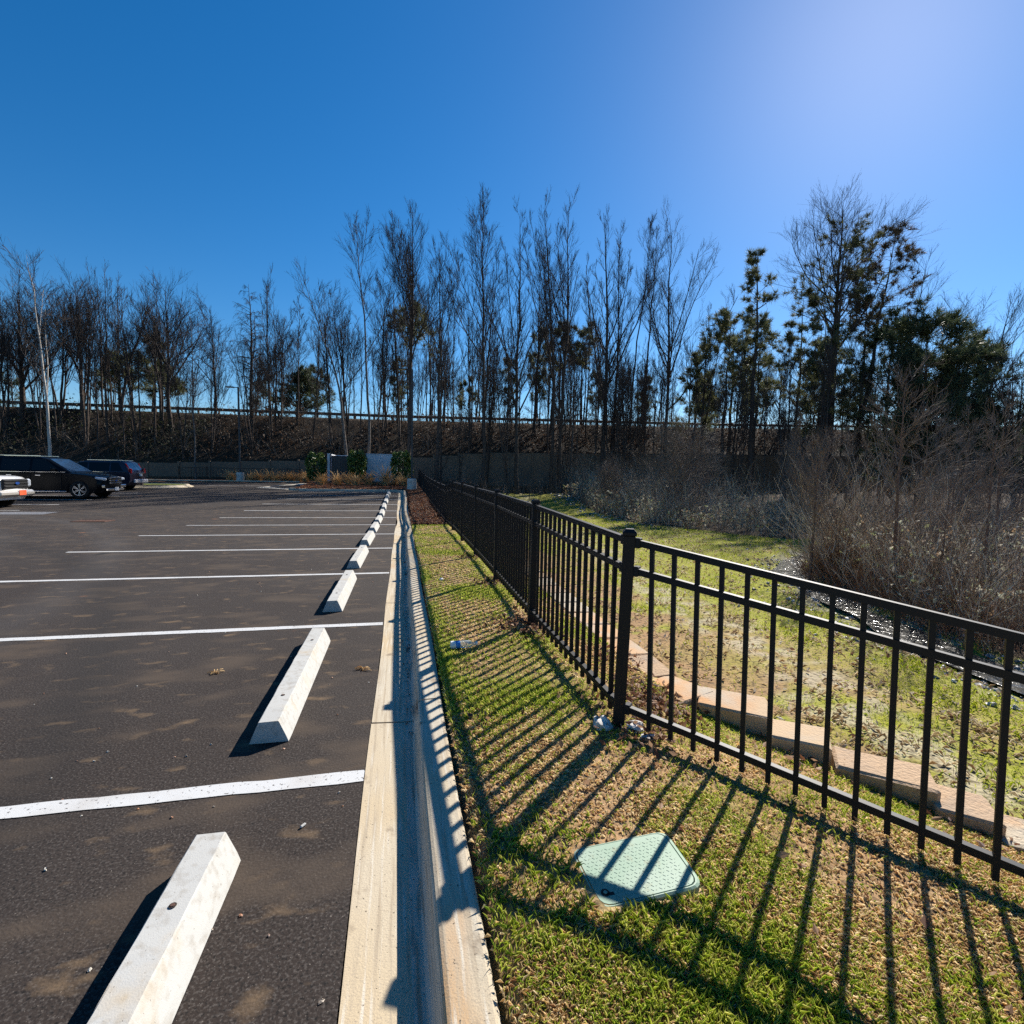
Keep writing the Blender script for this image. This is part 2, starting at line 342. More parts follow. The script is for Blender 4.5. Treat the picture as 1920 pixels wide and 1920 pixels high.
# island by the parked cars: closed kerb ring and turf
isl = []
for t in np.linspace(-math.pi / 2, math.pi / 2, 12): isl.append((-14.6 + 1.3 * math.cos(t), 36.2 + 1.5 * math.sin(t)))
isl = isl[::-1]  # clockwise start
ring = [(-20, 37.7)] + isl + [(-20, 34.7)]
ki = kerb_section(ring, [(-.25, -.1), (-.25, .02), (-.02, .10), (0, .13), (.03, .15), (.16, .15), (.18, .1)], kerb, 'kerb_section', False)
tb = B(); tb.poly([(x * .985 - .25, 36.2 + (y - 36.2) * .88, .52) for x, y in ring]); tob = tb.obj('island_turf', mk('island_grass', (.14, .17, .04), .9, [((.25, .2, .1), 6, .5, .7, 4)], (30, .6, .03), .1)); tag(tob, kind='structure')
ap = B(); ap.poly([(x, y, float(lotz(y)) + .012) for x, y in [(-9.3, 36.2), (-7.9, 44), (-5.4, 44), (-4.6, 39.6), (-6.9, 35.2), (-6.95, 34.6)]]); tag(ap.obj('concrete_apron', mk('apron_concrete', (.55, .49, .39), .9, [((.42, .37, .30), 1.5, .45, .7, 4)], None, .2)), kind='structure')

# ------------------------------------------------------------------ wheel stops
def stop_mesh():
    prof = [(-.11, 0), (-.098, .035), (-.057, .128), (-.052, .132), (.052, .132), (.057, .128), (.098, .035), (.11, 0)]
    b = B(); n = 22; rows = []
    for i in range(n):
        y = -.915 + 1.83 * i / (n - 1)
        e = .012 if i in (0, n - 1) else 0.0
        rows.append([b.bm.verts.new((x * (1 - e * 1.5), y, z * (1 - e * 2) + random.uniform(-.003, .002) * (z > .03))) for x, z in prof])
    for r0, r1 in zip(rows, rows[1:]):
        for j in range(len(prof) - 1): b.bm.faces.new((r0[j], r0[j + 1], r1[j + 1], r1[j]))
    b.bm.faces.new(rows[0]); b.bm.faces.new(rows[-1][::-1])
    return b.mesh('wheel_stop', M_stop)
SM = stop_mesh()
HOLE = B().cyl((0, 0, .1331), (0, 0, .1337), .0125, n=12).mesh('pin_hole', mk('pin_hole_dark', (.03, .022, .018), .9))
PIN = B().cyl((0, 0, .1337), (0, 0, .1362), .008, .007, n=10).mesh('pin', M_rust)
ords = ['nearest', 'second', 'third', 'fourth', 'fifth', 'sixth', 'seventh', 'eighth', 'ninth', 'tenth', 'eleventh', 'farthest']
extra = ['grey mottled top', 'brown streaks on top', '']
for i in range(12):
    yc = [1.25, 4.03, 6.9, 9.55, 12.2, 14.9, 17.65, 20.4, 23.15, 25.9, 28.65, 31.35][i]
    sl = float(lotz(yc + .9) - lotz(yc - .9)) / 1.8
    root = mobj('wheel_stop', SM); root.location = (-.757 + .012 * math.sin(i * 3.1), yc, float(lotz(yc)) + .003); root.rotation_euler = (math.atan(sl), 0, R(random.uniform(-1.0, 1.0)))
    lab = f'{ords[i]} concrete wheel stop in the row along the kerb' + (', ' + extra[i] if i < 2 else '')
    tag(root, lab, 'wheel stop', 'wheel stops along the kerb')
    for yy in ([-.56, .56] if i < 5 else []):
        h = mobj('pin_hole', HOLE, root); h.location = (.004, yy, 0)
        p = mobj('pin', PIN, h)

# ------------------------------------------------------------------ metal fence
fence = empty('metal_fence', (1.25, 2.71, .14)); FO = Vector((1.25, 2.71, .14))
tag(fence, 'long black metal picket fence running beside the grass strip and kerb', 'fence')
FP = [((4.15, -.15), -.33, .82), ((2.70, 1.28), -.14, .98), ((1.25, 2.71), .141, 1.291), ((1.232, 4.72), .16, 1.352), ((1.262, 6.78), .16, 1.38), ((1.272, 8.83), .16, 1.386), ((1.268, 10.85), .17, 1.405), ((1.265, 12.86), .17, 1.41), ((1.265, 14.87), .10, 1.26)]
yy = 14.87
for k in range(1, 13):
    yy += 2.04; z = float(np.interp(yy, [14.87, 19, 26, 33, 43], [1.255, 1.29, 1.40, 1.62, 1.98])); FP.append(((1.265, yy), z - 1.15, z))
LEAN = {2: (.026, -.012), 1: (.02, -.02), 3: (.02, -.005)}
def top_of(i): l = LEAN.get(i, (0, 0)); return l
post_me = {}
for i, ((x, y), zb, zt) in enumerate(FP):
    lx_, ly_ = top_of(i); h = zt - zb
    ang = R(-45) if i < 2 else (R(-22) if i == 2 else 0)
    b = B(); b.box((0, 0, (h - .03) / 2 - .15), (.066, .066, h - .03 + .3), bev=.004)
    q = Vector((lx_, ly_, h)).normalized()
    p = b.obj('post', M_black, fence); p.location = Vector((x, y, zb)) - FO; p.rotation_euler = (-ly_ / h, lx_ / h, ang)
    cb = B(); cb.box((0, 0, h - .019), (.078, .078, .022), bev=.003)
    g = bmesh.ops.create_cone(cb.bm, cap_ends=True, segments=4, radius1=.052, radius2=.03, depth=.016); bmesh.ops.transform(cb.bm, matrix=Matrix.Translation((0, 0, h)) @ Matrix.Rotation(R(45), 4, 'Z'), verts=g['verts'])
    cb.obj('post_cap', M_black, p)
PK = B().box((0, 0, 0), (.0235, .0235, 1.0)).mesh('picket', M_black)
BRK = B().box((0, 0, 0), (.036, .05, .058), bev=.004).mesh('rail_bracket', M_black)
for i in range(len(FP) - 1):
    (xa, ya), za, ta = FP[i]; (xb, yb), zb, tb_ = FP[i + 1]
    la, lb = top_of(i), top_of(i + 1)
    a0 = Vector((xa, ya, za)); b0 = Vector((xb, yb, zb)); a1 = Vector((xa + la[0], ya + la[1], ta)); b1 = Vector((xb + lb[0], yb + lb[1], tb_))
    dirn = (b0 - a0); dirn.z = 0; dirn.normalize()
    ang = math.atan2(dirn.y, dirn.x)
    def at(s, z):  # s along panel, z = height measured down from post tops (neg) or up from base
        A_ = a0.lerp(b0, s); T_ = a1.lerp(b1, s); hh = (T_ - A_)
        return T_ + hh.normalized() * z if z < 0 else A_ + hh.normalized() * z
    e = .034 / (b0 - a0).length
    for nm, z, hh in (('top_rail', -.062, .036), ('middle_rail', -.225, .036), ('bottom_rail', .115, .036)):
        B().bar(at(e, z) - FO, at(1 - e, z) - FO, .034, hh).obj(nm, M_black, fence)
        if i < 6:
            for s in (e * 1.5, 1 - e * 1.5):
                br = mobj('rail_bracket', BRK, fence); br.location = at(s, z) - FO; br.rotation_euler = (0, 0, ang)
    for k in range(15):
        s = e + (1 - 2 * e) * (k + 1) / 16
        p0 = at(s, .03); p1 = at(s, -.07); d = p1 - p0
        pk = mobj('picket', PK, fence); pk.location = (p0 + p1) / 2 - FO; pk.scale = (1, 1, d.length)
        pk.rotation_euler = (-d.y / d.length, d.x / d.length, ang) if abs(d.x) + abs(d.y) > 1e-4 else (0, 0, ang)

# ------------------------------------------------------------------ block wall below the fence
M_block = mk('tan_concrete_block', (.50, .37, .24), .95, [((.52, .27, .12), .9, .45, .65, 4), ((.44, .38, .30), 3.0, .5, .7, 5), ((.22, .13, .08), 70, .66, .74, 3)], (60, .6, .008), .1)
M_blocks = [M_block, mk('pale_concrete_block', (.46, .39, .29), .95, [((.50, .31, .17), 1.4, .52, .68, 5), ((.36, .31, .25), 7, .5, .7, 5), ((.18, .12, .08), 60, .64, .72, 3)], (45, .9, .012), .1), mk('brown_concrete_block', (.44, .31, .20), .95, [((.34, .26, .19), 5, .45, .7, 5), ((.20, .12, .07), 60, .62, .72, 3)], (45, .9, .012), .1)]
bw = empty('block_wall', (2.0, 3.3, 0)); tag(bw, 'low retaining wall of tan concrete blocks just beyond the fence', 'retaining wall')
def block(cx_, cy_, top, l, w, ang, name='block'):
    b = B(); b.box((0, 0, -.1), (l - .016, w, .2), bev=.014)
    for v in b.bm.verts: v.co += Vector((random.uniform(-.009, .009), random.uniform(-.009, .009), random.uniform(-.006, .006)))
    o = b.obj(name, random.choice(M_blocks), bw); o.location = (cx_ - 2.0, cy_ - 3.3, top); o.rotation_euler = (R(random.uniform(-2, 2)), R(random.uniform(-2, 2)), ang + R(random.uniform(-3, 3))); return o
for k in range(28):
    y = 3.76 + k * .45; x = np.interp(y, [3.5, 4.5, 8, 16], [1.97, 1.97, 2.0, 2.12]); block(float(x), y, .055 + .0035 * k, .45, .30, R(90) - .02)
    block(float(x) + .02, y + .2, -.150 + .0035 * k, .45, .30, R(90)); block(float(x) + .04, y, -.355 + .0035 * k, .45, .30, R(90))
block(2.0, 3.34, .05, .42, .31, R(112)); block(2.27, 3.06, .05, .46, .32, R(-37))
pth = [(2.47, 2.68, .0, .34, -38), (2.745, 2.345, -.065, .50, -37), (2.965, 2.07, -.125, .30, -40), (3.20, 1.80, -.18, .45, -42), (3.52, 1.48, -.24, .45, -42), (3.84, 1.16, -.30, .45, -42), (4.16, .84, -.36, .45, -42)]
for x, y, tz, l, a in pth: block(x, y, tz, l, .29, R(a))
for k in range(7): block(2.25 + k * .33, 3.1 - k * .36, -.27 - .06 * k, .5, .28, R(-44)); block(2.3 + k * .33, 3.12 - k * .36, -.475 - .06 * k, .5, .28, R(-44))
block(2.02, 3.35, -.155, .42, .3, R(112)); block(2.02, 3.35, -.36, .42, .3, R(112))

# ------------------------------------------------------------------ strand builder for trunks, branches, twigs
def strands(P, Rd, sides=3, off=0):
    """P [N,K,3] centre lines, Rd [N,K] radii -> verts, quads"""
    Nn, K = P.shape[:2]
    T = np.gradient(P, axis=1) if K > 2 else np.repeat((P[:, 1:] - P[:, :1]), 2, 1)
    T = T / (np.linalg.norm(T, axis=2, keepdims=True) + 1e-9)
    ref = np.where(np.abs(T[:, :1, 2:3]) < .9, np.array([0, 0, 1.]), np.array([1., 0, 0]))
    U = np.cross(T, np.broadcast_to(ref, T.shape)); U /= np.linalg.norm(U, axis=2, keepdims=True) + 1e-9
    V = np.cross(T, U)
    a = np.arange(sides) / sides * 2 * math.pi
    ring = U[:, :, None] * np.cos(a)[None, None, :, None] + V[:, :, None] * np.sin(a)[None, None, :, None]
    W = P[:, :, None] + ring * Rd[:, :, None, None]
    base = (np.arange(Nn)[:, None, None] * K + np.arange(K - 1)[None, :, None]) * sides
    j = np.arange(sides)[None, None]; j2 = (j + 1) % sides
    q = np.stack([base + j, base + j2, base + sides + j2, base + sides + j], -1).reshape(-1, 4) + off
    return W.reshape(-1, 3), q
def join(parts):
    vs_, qs, o = [], [], 0
    for P, Rd, s in parts:
        v, q = strands(P, Rd, s, o); vs_.append(v); qs.append(q); o += len(v)
    return np.concatenate(vs_), np.concatenate(qs)
def nrm(v): return v / (np.linalg.norm(v, axis=-1, keepdims=True) + 1e-9)
def grow(P, Rd, n, t0, t1, length, ang, up, K, g, rfac=.55, rmin=.006, wob=.12, lenvar=.35, taper_by_t=.5, rcap=9.):
    """branches off every parent strand"""
    Np, Kp = P.shape[:2]; M = Np * n
    pi = np.repeat(np.arange(Np), n)
    t = t0 + (t1 - t0) * ((np.tile(np.arange(n), Np) + g.random(M)) / n)
    f = t * (Kp - 1); i = np.minimum(f.astype(int), Kp - 2); w = (f - i)[:, None]
    pos = P[pi, i] * (1 - w) + P[pi, i + 1] * w; tan = nrm(P[pi, i + 1] - P[pi, i]); r0 = np.minimum((Rd[pi, i] * (1 - w[:, 0]) + Rd[pi, i + 1] * w[:, 0]) * rfac, rcap)
    rnd = g.standard_normal((M, 3)); side = nrm(rnd - tan * np.sum(rnd * tan, 1)[:, None])
    a = np.radians(ang[0] + (ang[1] - ang[0]) * g.random(M))[:, None]
    d = nrm(tan * np.cos(a) + side * np.sin(a))
    ln = (length if np.isscalar(length) else np.asarray(length)[pi]) * (1 - taper_by_t * (t - t0) / max(t1 - t0, 1e-3)) * (1 - lenvar + 2 * lenvar * g.random(M))
    out = np.zeros((M, K, 3)); out[:, 0] = pos
    for k in range(1, K):
        d = nrm(d + np.array([0, 0, up / (K - 1)]) + wob * g.standard_normal((M, 3)))
        out[:, k] = out[:, k - 1] + d * (ln / (K - 1))[:, None]
    rr = np.maximum(r0[:, None] * np.linspace(1, .25, K)[None], rmin)
    return out, rr, ln
def trunk_path(h, r, pts, g, K=14, wob=.022, tip=.12):
    """pts: control points (dx,dy,frac height)"""
    t = np.linspace(0, 1, K); pts = np.array([(0, 0, 0)] + list(pts), float)
    x = np.interp(t, pts[:, 2], pts[:, 0]); y = np.interp(t, pts[:, 2], pts[:, 1])
    for _ in range(2):
        x[1:-1] = (x[:-2] + x[1:-1] * 2 + x[2:]) / 4; y[1:-1] = (y[:-2] + y[1:-1] * 2 + y[2:]) / 4
    w = np.cumsum(g.standard_normal((K, 2)), 0) * wob * h * .15; w -= w[0]
    P = np.stack([x + w[:, 0], y + w[:, 1], t * h - .25 * (t == 0)], 1)[None]
    rad = r * (1 - t) ** .95 * (1 - tip) + r * tip * (1 - t * .6); rad[0] *= 1.25
    return P, rad[None]
def bare_tree(seed, h, r, clear=.45, width=3.0, leaders=3, lang=(12, 26), n1=20, ang1=(25, 45), up=.55, pts=(), n2=6, n3=5, stems=1, twig=.0068, low=0, droop=False, thin=1.0):
    g = np.random.default_rng(seed)
    trunkP, crownP = [], []
    stemsP = []
    for s in range(stems):
        pp = list(pts)
        if stems > 1:
            aa = g.random() * 6.28; sp = h * g.uniform(.06, .16); pp = [(math.cos(aa) * sp * .35, math.sin(aa) * sp * .35, .3), (math.cos(aa) * sp, math.sin(aa) * sp, 1)]
        P, Rd = trunk_path(h * (1 if s == 0 else g.uniform(.75, .97)), r * (1 if s == 0 else g.uniform(.6, .9)), pp, g)
        stemsP.append((P, Rd)); trunkP.append((P, Rd, 8))
    par = []
    for P, Rd in stemsP:
        par.append((P, Rd, clear))
        if leaders:
            LP, LR, ln = grow(P, Rd, leaders, clear * .8, min(clear * 1.5, .8), h * (1 - clear) * .78, lang, .55, 9, g, .56, .016, .06, .15, .35)
            trunkP.append((LP, LR, 6)); par.append((LP, LR, .2))
    l1 = []
    for k, (P, Rd, c) in enumerate(par):
        nn = n1 if k % 2 == 0 or not leaders else max(6, int(n1 * .55))
        a, b, ln = grow(P, Rd, nn, c, .97, width * (1 if P.shape[0] == 1 else .75), ang1, up, 6, g, .5, .012 * thin, .10, .35, .55, r * .28 * (thin ** .3))
        l1.append((a, b, ln)); crownP.append((a, b, 4))
    if low:
        a, b, ln = grow(stemsP[0][0], stemsP[0][1], low, .08, clear, width * .45, (45, 80), .3, 5, g, .25, .009, .16, .4, 0, .03); l1.append((a, b, ln)); crownP.append((a, b, 3))
    for a, b, ln in l1:
        a2, b2, ln2 = grow(a, b, n2 + 1, .2, 1, ln * .52, (18, 44), up * .7 if not droop else -.5, 4, g, .6, twig * 1.15, .08, .35, .4); crownP.append((a2, b2, 3))
        a3, b3, _ = grow(a2, b2, max(3, n3 - 1), .15, 1, ln2 * .72, (14, 38), up * .5 if not droop else -.6, 2, g, .7, twig, .12, .35, .3); b3[:, -1] = twig * .6; crownP.append((a3, b3, 3))
    return join(trunkP), join(crownP)
def needle_tufts(cent, dirs, size, nn, g):
    Nn = len(cent); M = Nn * nn; ci = np.repeat(np.arange(Nn), nn)
    d = nrm(g.standard_normal((M, 3)) + dirs[ci] * .9)
    ln = size * (.6 + .7 * g.random(M)); c = cent[ci] + .12 * size * g.standard_normal((M, 3))
    s = nrm(np.cross(d, g.standard_normal((M, 3)))) * (size * .05)
    V = np.stack([c - s, c + s, c + d * ln[:, None]], 1).reshape(-1, 3)
    return V, np.arange(M * 3).reshape(-1, 3)
def pine_tree(seed, h, r, clear=.5, width=2.6, n1=26, pts=(), tuft=.42, n2=8, nn=20, top=1.0, droop=.15):
    g = np.random.default_rng(seed)
    P, Rd = trunk_path(h, r, pts, g, 14)
    a, b, ln = grow(P, Rd, n1, clear, .985, width, (55, 85), .35 - droop, 6, g, .4, .015, .10, .35, .6, r * .3)
    a2, b2, ln2 = grow(a, b, n2, .35, 1, ln * .38, (25, 60), .35, 4, g, .55, .012, .12, .3, .2)
    cent = np.concatenate([a2[:, -1], a2[:, 2] * .5 + a2[:, 3] * .5, a[:, -1], a[:, 4], P[:, -1], P[:, -2] + (0, 0, .2)]); dr = np.concatenate([nrm(a2[:, -1] - a2[:, -2]), nrm(a2[:, 2] - a2[:, 1]), nrm(a[:, -1] - a[:, -2]), nrm(a[:, 4] - a[:, 3]), np.array([[0, 0, 1.]]), np.array([[0, 0, 1.]])])
    keep = g.random(len(cent)) < .8; cent = cent[keep]; dr = dr[keep]
    V, F = needle_tufts(cent, dr + np.array([0, 0, .35]), tuft, nn, g)
    return join([(P, Rd, 8), (a, b, 4), (a2, b2, 3)]), (V, F)
def place_tree(name, label, cat, x, y, tr, cr, tm, cm, group=None, rz=0., z=None, crown='crown'):
    zz = gz1(x, y) if z is None else z
    root = empty(name, (x, y, zz), rz); tag(root, label, cat, group)
    mobj('trunk', tr, root); mobj(crown, cr, root); return root
def mesh2(nm, TC, tm, cm, smooth=True):
    (tv, tq), (cv, cq) = TC
    return np_mesh('trunk', tv, [tq], tm, smooth=smooth), np_mesh('crown', cv, [cq], cm)

# ------------------------------------------------------------------ far wall, road and guard rail on the embankment
M_wall = mk('weathered_wall_panel', (.16, .125, .095), .9, [((.12, .10, .08), .7, .4, .7, 4, (1, .3)), ((.20, .16, .12), 6, .55, .75, 3)], (30, .3, .01), .1)
fw = empty('retaining_wall', (0, 50, .3)); tag(fw, 'long tan panel retaining wall at the foot of the wooded embankment', 'retaining wall')
xw = -58.
while xw < 70:
    w = 2.44; xc = xw + w / 2; zt = float(walltop(xc)) + .08; zb = min(gz1(xc, 49.7), .5) - .3
    B().box((xc, -.12, (zt + zb) / 2 - .3), (w - .03, .12, zt - zb), bev=.01).obj('panel', M_wall, fw)
    B().box((xw, -.16, (zt + zb) / 2 - .26), (.16, .2, zt - zb + .06)).obj('post', M_wall, fw)
    xw += w
rv = B(); rv.poly([(-300, 58.9, 6.7), (300, 58.9, 10.2), (300, 69, 10.2), (-300, 69, 6.7)])
xr = np.linspace(-120, 160, 80); zr = np.array([gz1(a, 60) for a in xr]) + .02; n = len(xr); rv.bm.free()
tag(mobj('road', np_mesh('road', np.concatenate([np.stack([xr, np.full(n, 58.9), zr], 1), np.stack([xr, np.full(n, 69.), zr], 1)]), [np.stack([np.arange(n - 1), np.arange(1, n), np.arange(n + 1, 2 * n), np.arange(n, 2 * n - 1)], 1)], M_asph)), kind='structure')
M_galv = mk('weathered_steel', (.13, .125, .12), .7, [((.08, .07, .06), 3, .45, .7, 4)], None, .3)
grl = empty('guard_rail', (0, 58, 7)); tag(grl, 'steel guard rail along the road on top of the embankment', 'guard rail')
bpts = []
for x in np.arange(-62, 112, 3.81): bpts.append((x, gz1(x, 57.9)))
for (xa, za), (xb, zb) in zip(bpts, bpts[1:]):
    b = B()
    prof = [(-.0, -.155), (-.05, -.12), (-.05, -.06), (0, -.03), (0, .03), (-.05, .06), (-.05, .12), (0, .155)]
    ra = [b.bm.verts.new((xa, -.2 + py, za + .58 - 7 + pz)) for py, pz in prof]; rb = [b.bm.verts.new((xb + .02, -.2 + py, zb + .58 - 7 + pz)) for py, pz in prof]
    for j in range(len(prof) - 1): b.bm.faces.new((ra[j], ra[j + 1], rb[j + 1], rb[j]))
    b.obj('rail_beam', M_galv, grl)
    for s in (0, .5):
        x = xa + (xb - xa) * s; z = za + (zb - za) * s
        B().box((x, -.09, z - 7 + .25), (.15, .16, .95)).obj('post', mk('rail_post_wood', (.13, .10, .08), .9), grl)

# ------------------------------------------------------------------ bare trees standing in front (positions in metres)
def bt(label, x, y, ztop, r, seed, tm=M_bark, cm=M_twig, cat='tree', name='bare_tree', **kw):
    z0 = gz1(x, y); kw['width'] = kw.get('width', 3) * 1.2; kw['lang'] = tuple(1.2 * a for a in kw.get('lang', (12, 26))); TC = bare_tree(seed, ztop - z0, r * .72, **kw); a, b = mesh2(name, TC, tm, cm)
    return place_tree(name, label, cat, x, y, a, b, tm, cm)
bt('white-barked bare tree with forked pale trunk behind the black SUV', -25.3, 44.2, 16.6, .17, 1, M_barkw, M_twigr, pts=[(-.05, 0, .3), (-.35, 0, .7), (-.7, 0, 1)], clear=.42, width=2.6, leaders=2, lang=(12, 22), n1=20, ang1=(30, 55), up=.5)
bt('thick dark bare tree on the embankment at the far left edge', -33.4, 55, 17.0, .36, 2, clear=.3, width=3.6, leaders=4, lang=(18, 35), n1=22, up=.5)
bt('leaning bare tree cut by the left edge of the photo', -36.5, 55.5, 15.6, .26, 3, cm=M_twigr, clear=.35, width=3., leaders=3, n1=20)
bt('clump of several bare stems just right of the white-barked tree', -30.6, 55.2, 16.8, .17, 4, stems=4, clear=.35, width=2.6, leaders=1, n1=16, cm=M_twigr)
bt('tall bare tree with rounded twiggy crown above the black SUV', -29.3, 56, 17.8, .27, 5, clear=.35, width=3.6, leaders=4, lang=(18, 38), n1=22, cm=M_twigr)
bt('bare tree whose trunk curves to the right above the small pale pine', -25.8, 55.6, 18.2, .22, 6, pts=[(0, 0, .2), (.9, 0, .5), (2.4, 0, .85), (2.7, 0, 1)], clear=.42, width=3., leaders=2, lang=(25, 45), n1=16, ang1=(35, 60))
bt('thin bare tree curving left beside the big forked tree', -22.4, 55.3, 16.6, .19, 7, pts=[(0, 0, .35), (-.7, 0, .7), (-1.3, 0, 1)], clear=.42, width=2.2, leaders=2, n1=14)
bt('big forked bare tree with open crown left of the left lamp post', -21.4, 54.8, 18.4, .3, 8, clear=.34, width=3.8, leaders=5, lang=(20, 42), n1=22, ang1=(30, 55))
bt('pale slender bare tree in front of the embankment left of the lamp post', -17.4, 49.2, 15.4, .13, 9, M_barkg, clear=.4, width=2.8, leaders=2, lang=(25, 45), n1=14, ang1=(35, 60), up=.3)
bt('bare tree with drooping twigs directly behind the left lamp post', -17.9, 56, 16.9, .2, 10, clear=.35, width=3., leaders=3, lang=(22, 42), n1=18, ang1=(35, 65), up=.15)
bt('vine-covered dark bare tree with narrow ragged crown', -14.6, 55.6, 19.4, .27, 11, clear=.3, width=1.5, leaders=1, lang=(8, 14), n1=40, ang1=(40, 80), up=-.2, low=40, droop=True)
bt('clump of thin bare stems right of the vine-covered tree', -11.7, 55, 16.2, .13, 12, stems=4, clear=.3, width=2.2, leaders=1, n1=14, low=10)
bt('thin straight bare tree with sparse top left of the enclosure', -10.3, 55.5, 18.2, .14, 13, clear=.5, width=1.6, leaders=1, n1=16)
bt('bent bare tree leaning far left above the dark enclosure gate', -4.5, 47.4, 18.0, .2, 14, M_barkg, pts=[(-.2, 0, .2), (-1.2, 0, .55), (-2.6, 0, .78), (-3.8, 0, 1)], clear=.5, width=2.8, leaders=2, lang=(25, 45), n1=13, ang1=(35, 65))
bt('dark bare tree with twisted top beside the bent leaning tree', -5.6, 52, 18.4, .19, 15, pts=[(.3, 0, .4), (-.6, 0, .8), (-1, 0, 1)], clear=.45, width=2.4, leaders=2, n1=16, low=14)
bt('tall slim bare tree with left-swept sparse top behind the white wall', -2.95, 47.2, 23.6, .19, 16, M_barkg, pts=[(-.1, 0, .3), (-.5, 0, .7), (-.9, 0, 1)], clear=.58, width=2.4, leaders=2, lang=(18, 32), n1=16)
bt('mid-height bare tree left of the tallest broom-crowned tree', -1.5, 54, 21.4, .19, 17, clear=.45, width=2.6, leaders=3, n1=17)
bt('tall straight tree with dense broom crown behind the right lamp post', .5, 47.2, 24.3, .31, 18, clear=.46, width=3.1, leaders=7, lang=(10, 24), n1=28, ang1=(18, 36), up=.8, n2=7)
bt('forked vase-shaped bare tree right of the lamp post', 3.0, 45.4, 21.0, .24, 19, clear=.42, width=2.3, leaders=4, lang=(14, 28), n1=17, ang1=(20, 40), up=.8)
bt('tall straight bare tree standing alone against open sky', 7.1, 45.6, 24.3, .27, 20, clear=.52, width=2.8, leaders=5, lang=(12, 30), n1=24, ang1=(22, 42), up=.75)
bt('tall multi-forked bare tree left of the twin tallest trees', 10.3, 45.4, 24.8, .27, 21, clear=.32, width=2.5, leaders=6, lang=(10, 26), n1=22, ang1=(20, 40), up=.8)
bt('dark vine-hung bare tree between the two tallest groups', 14.0, 54, 22.0, .26, 22, clear=.4, width=2., leaders=2, lang=(10, 20), n1=24, ang1=(30, 60), low=14)
bt('left one of the twin tallest bare trees in the middle', 13.9, 47, 26.8, .26, 23, pts=[(-.2, 0, .4), (-1.2, 0, 1)], clear=.4, width=2.5, leaders=4, lang=(10, 22), n1=22, ang1=(18, 38), up=.8)
bt('right one of the twin tallest bare trees in the middle', 14.9, 47.3, 27.2, .29, 24, pts=[(0, 0, .4), (.5, 0, 1)], clear=.42, width=2.8, leaders=5, lang=(12, 26), n1=24, ang1=(20, 40), up=.8)
bt('thick-trunked bare tree with wide vase of ascending limbs', 19.1, 47, 26.0, .38, 25, pts=[(-.2, 0, .5), (-.9, 0, 1)], clear=.36, width=2.6, leaders=6, lang=(14, 28), n1=22, ang1=(20, 40), up=.8)
bt('slim bare tree close against the right side of the thick-trunked tree', 20.3, 48.2, 26.3, .22, 26, pts=[(.2, 0, .5), (.5, 0, 1)], clear=.5, width=2.2, leaders=3, lang=(12, 24), n1=18, ang1=(20, 40), up=.8)
bt('single whip-like bare tree bowing to the right', 24.4, 53, 29.0, .18, 27, pts=[(.2, 0, .3), (1.4, 0, .75), (1.6, 0, 1)], clear=.6, width=1.7, leaders=1, n1=15, ang1=(18, 36), up=.8)
bt('tall thin bare tree left of the wide fan-shaped tree', 26.4, 53.4, 28.6, .2, 28, clear=.5, width=2.2, leaders=3, lang=(12, 22), n1=18, ang1=(20, 40), up=.8)
bt('wide fan-shaped bare tree left of the narrow pine', 27.3, 50, 27.8, .3, 29, pts=[(-.1, 0, .5), (-.8, 0, 1)], clear=.34, width=3.6, leaders=7, lang=(16, 34), n1=22, ang1=(22, 46), up=.6)
bt('dark bare tree with ivy mass at its foot left of the narrow pine', 30.6, 48, 19.5, .24, 30, clear=.35, width=2.4, leaders=3, n1=18, low=10)
bt('huge dark-trunked bare tree rising above the pines', 41.7, 44.5, 28.4, .55, 31, pts=[(0, 0, .5), (-.2, 0, 1)], clear=.56, width=4.8, leaders=6, lang=(22, 50), n1=26, ang1=(30, 60), up=.45, n2=7, n3=5)
bt('bare tree fanning out to the right behind the dark cedar', 49.6, 44, 24.0, .26, 32, pts=[(.5, 0, .4), (2.6, 0, 1)], clear=.4, width=4.2, leaders=6, lang=(25, 50), n1=18, ang1=(25, 50), up=.4)
bt('leaning bare tree near the right edge of the photo', 55.9, 40.5, 19.6, .3, 33, pts=[(1.0, 0, .5), (2.9, 0, 1)], clear=.5, width=3.6, leaders=4, lang=(18, 35), n1=18, ang1=(25, 50))
bt('spindly bare tree between the dark cedar and the right edge', 51.5, 37, 13.8, .12, 34, clear=.4, width=2.6, leaders=3, lang=(18, 35), n1=15)
# ------------------------------------------------------------------ pines
def pt(label, x, y, ztop, r, seed, nm=M_needle, tm=M_bark, **kw):
    z0 = gz1(x, y); (tv, tq), (cv, cf) = pine_tree(seed, ztop - z0, r, **kw)
    return place_tree('pine_tree', label, 'pine tree', x, y, np_mesh('trunk', tv, [tq], tm, smooth=True), np_mesh('crown', cv, [cf], nm), tm, nm)
pt('narrow tall pine with ragged column crown standing clear of its neighbours', 33.2, 44, 23.0, .3, 51, clear=.5, width=2.1, n1=34, n2=7, tuft=.5, nn=18)
pt('pine with broad flat lower crown left of the narrow tall pine', 31.4, 46, 17.6, .2, 52, clear=.5, width=3.4, n1=22, tuft=.5)
pt('pine crown wrapped around the huge bare tree trunk', 40.6, 42.5, 25.2, .3, 53, clear=.64, width=4.2, n1=24, tuft=.5, n2=7)
pt('leaning reddish pine right of the huge bare tree', 45.2, 44, 25.8, .3, 54, mk('brownish_needles', (.09, .075, .04), .7, [((.12, .075, .04), .9, .45, .7, 3)], None, .2, trans=.25), pts=[(.6, 0, .4), (3.0, 0, 1)], clear=.6, width=4.4, n1=32, tuft=.55, n2=8)
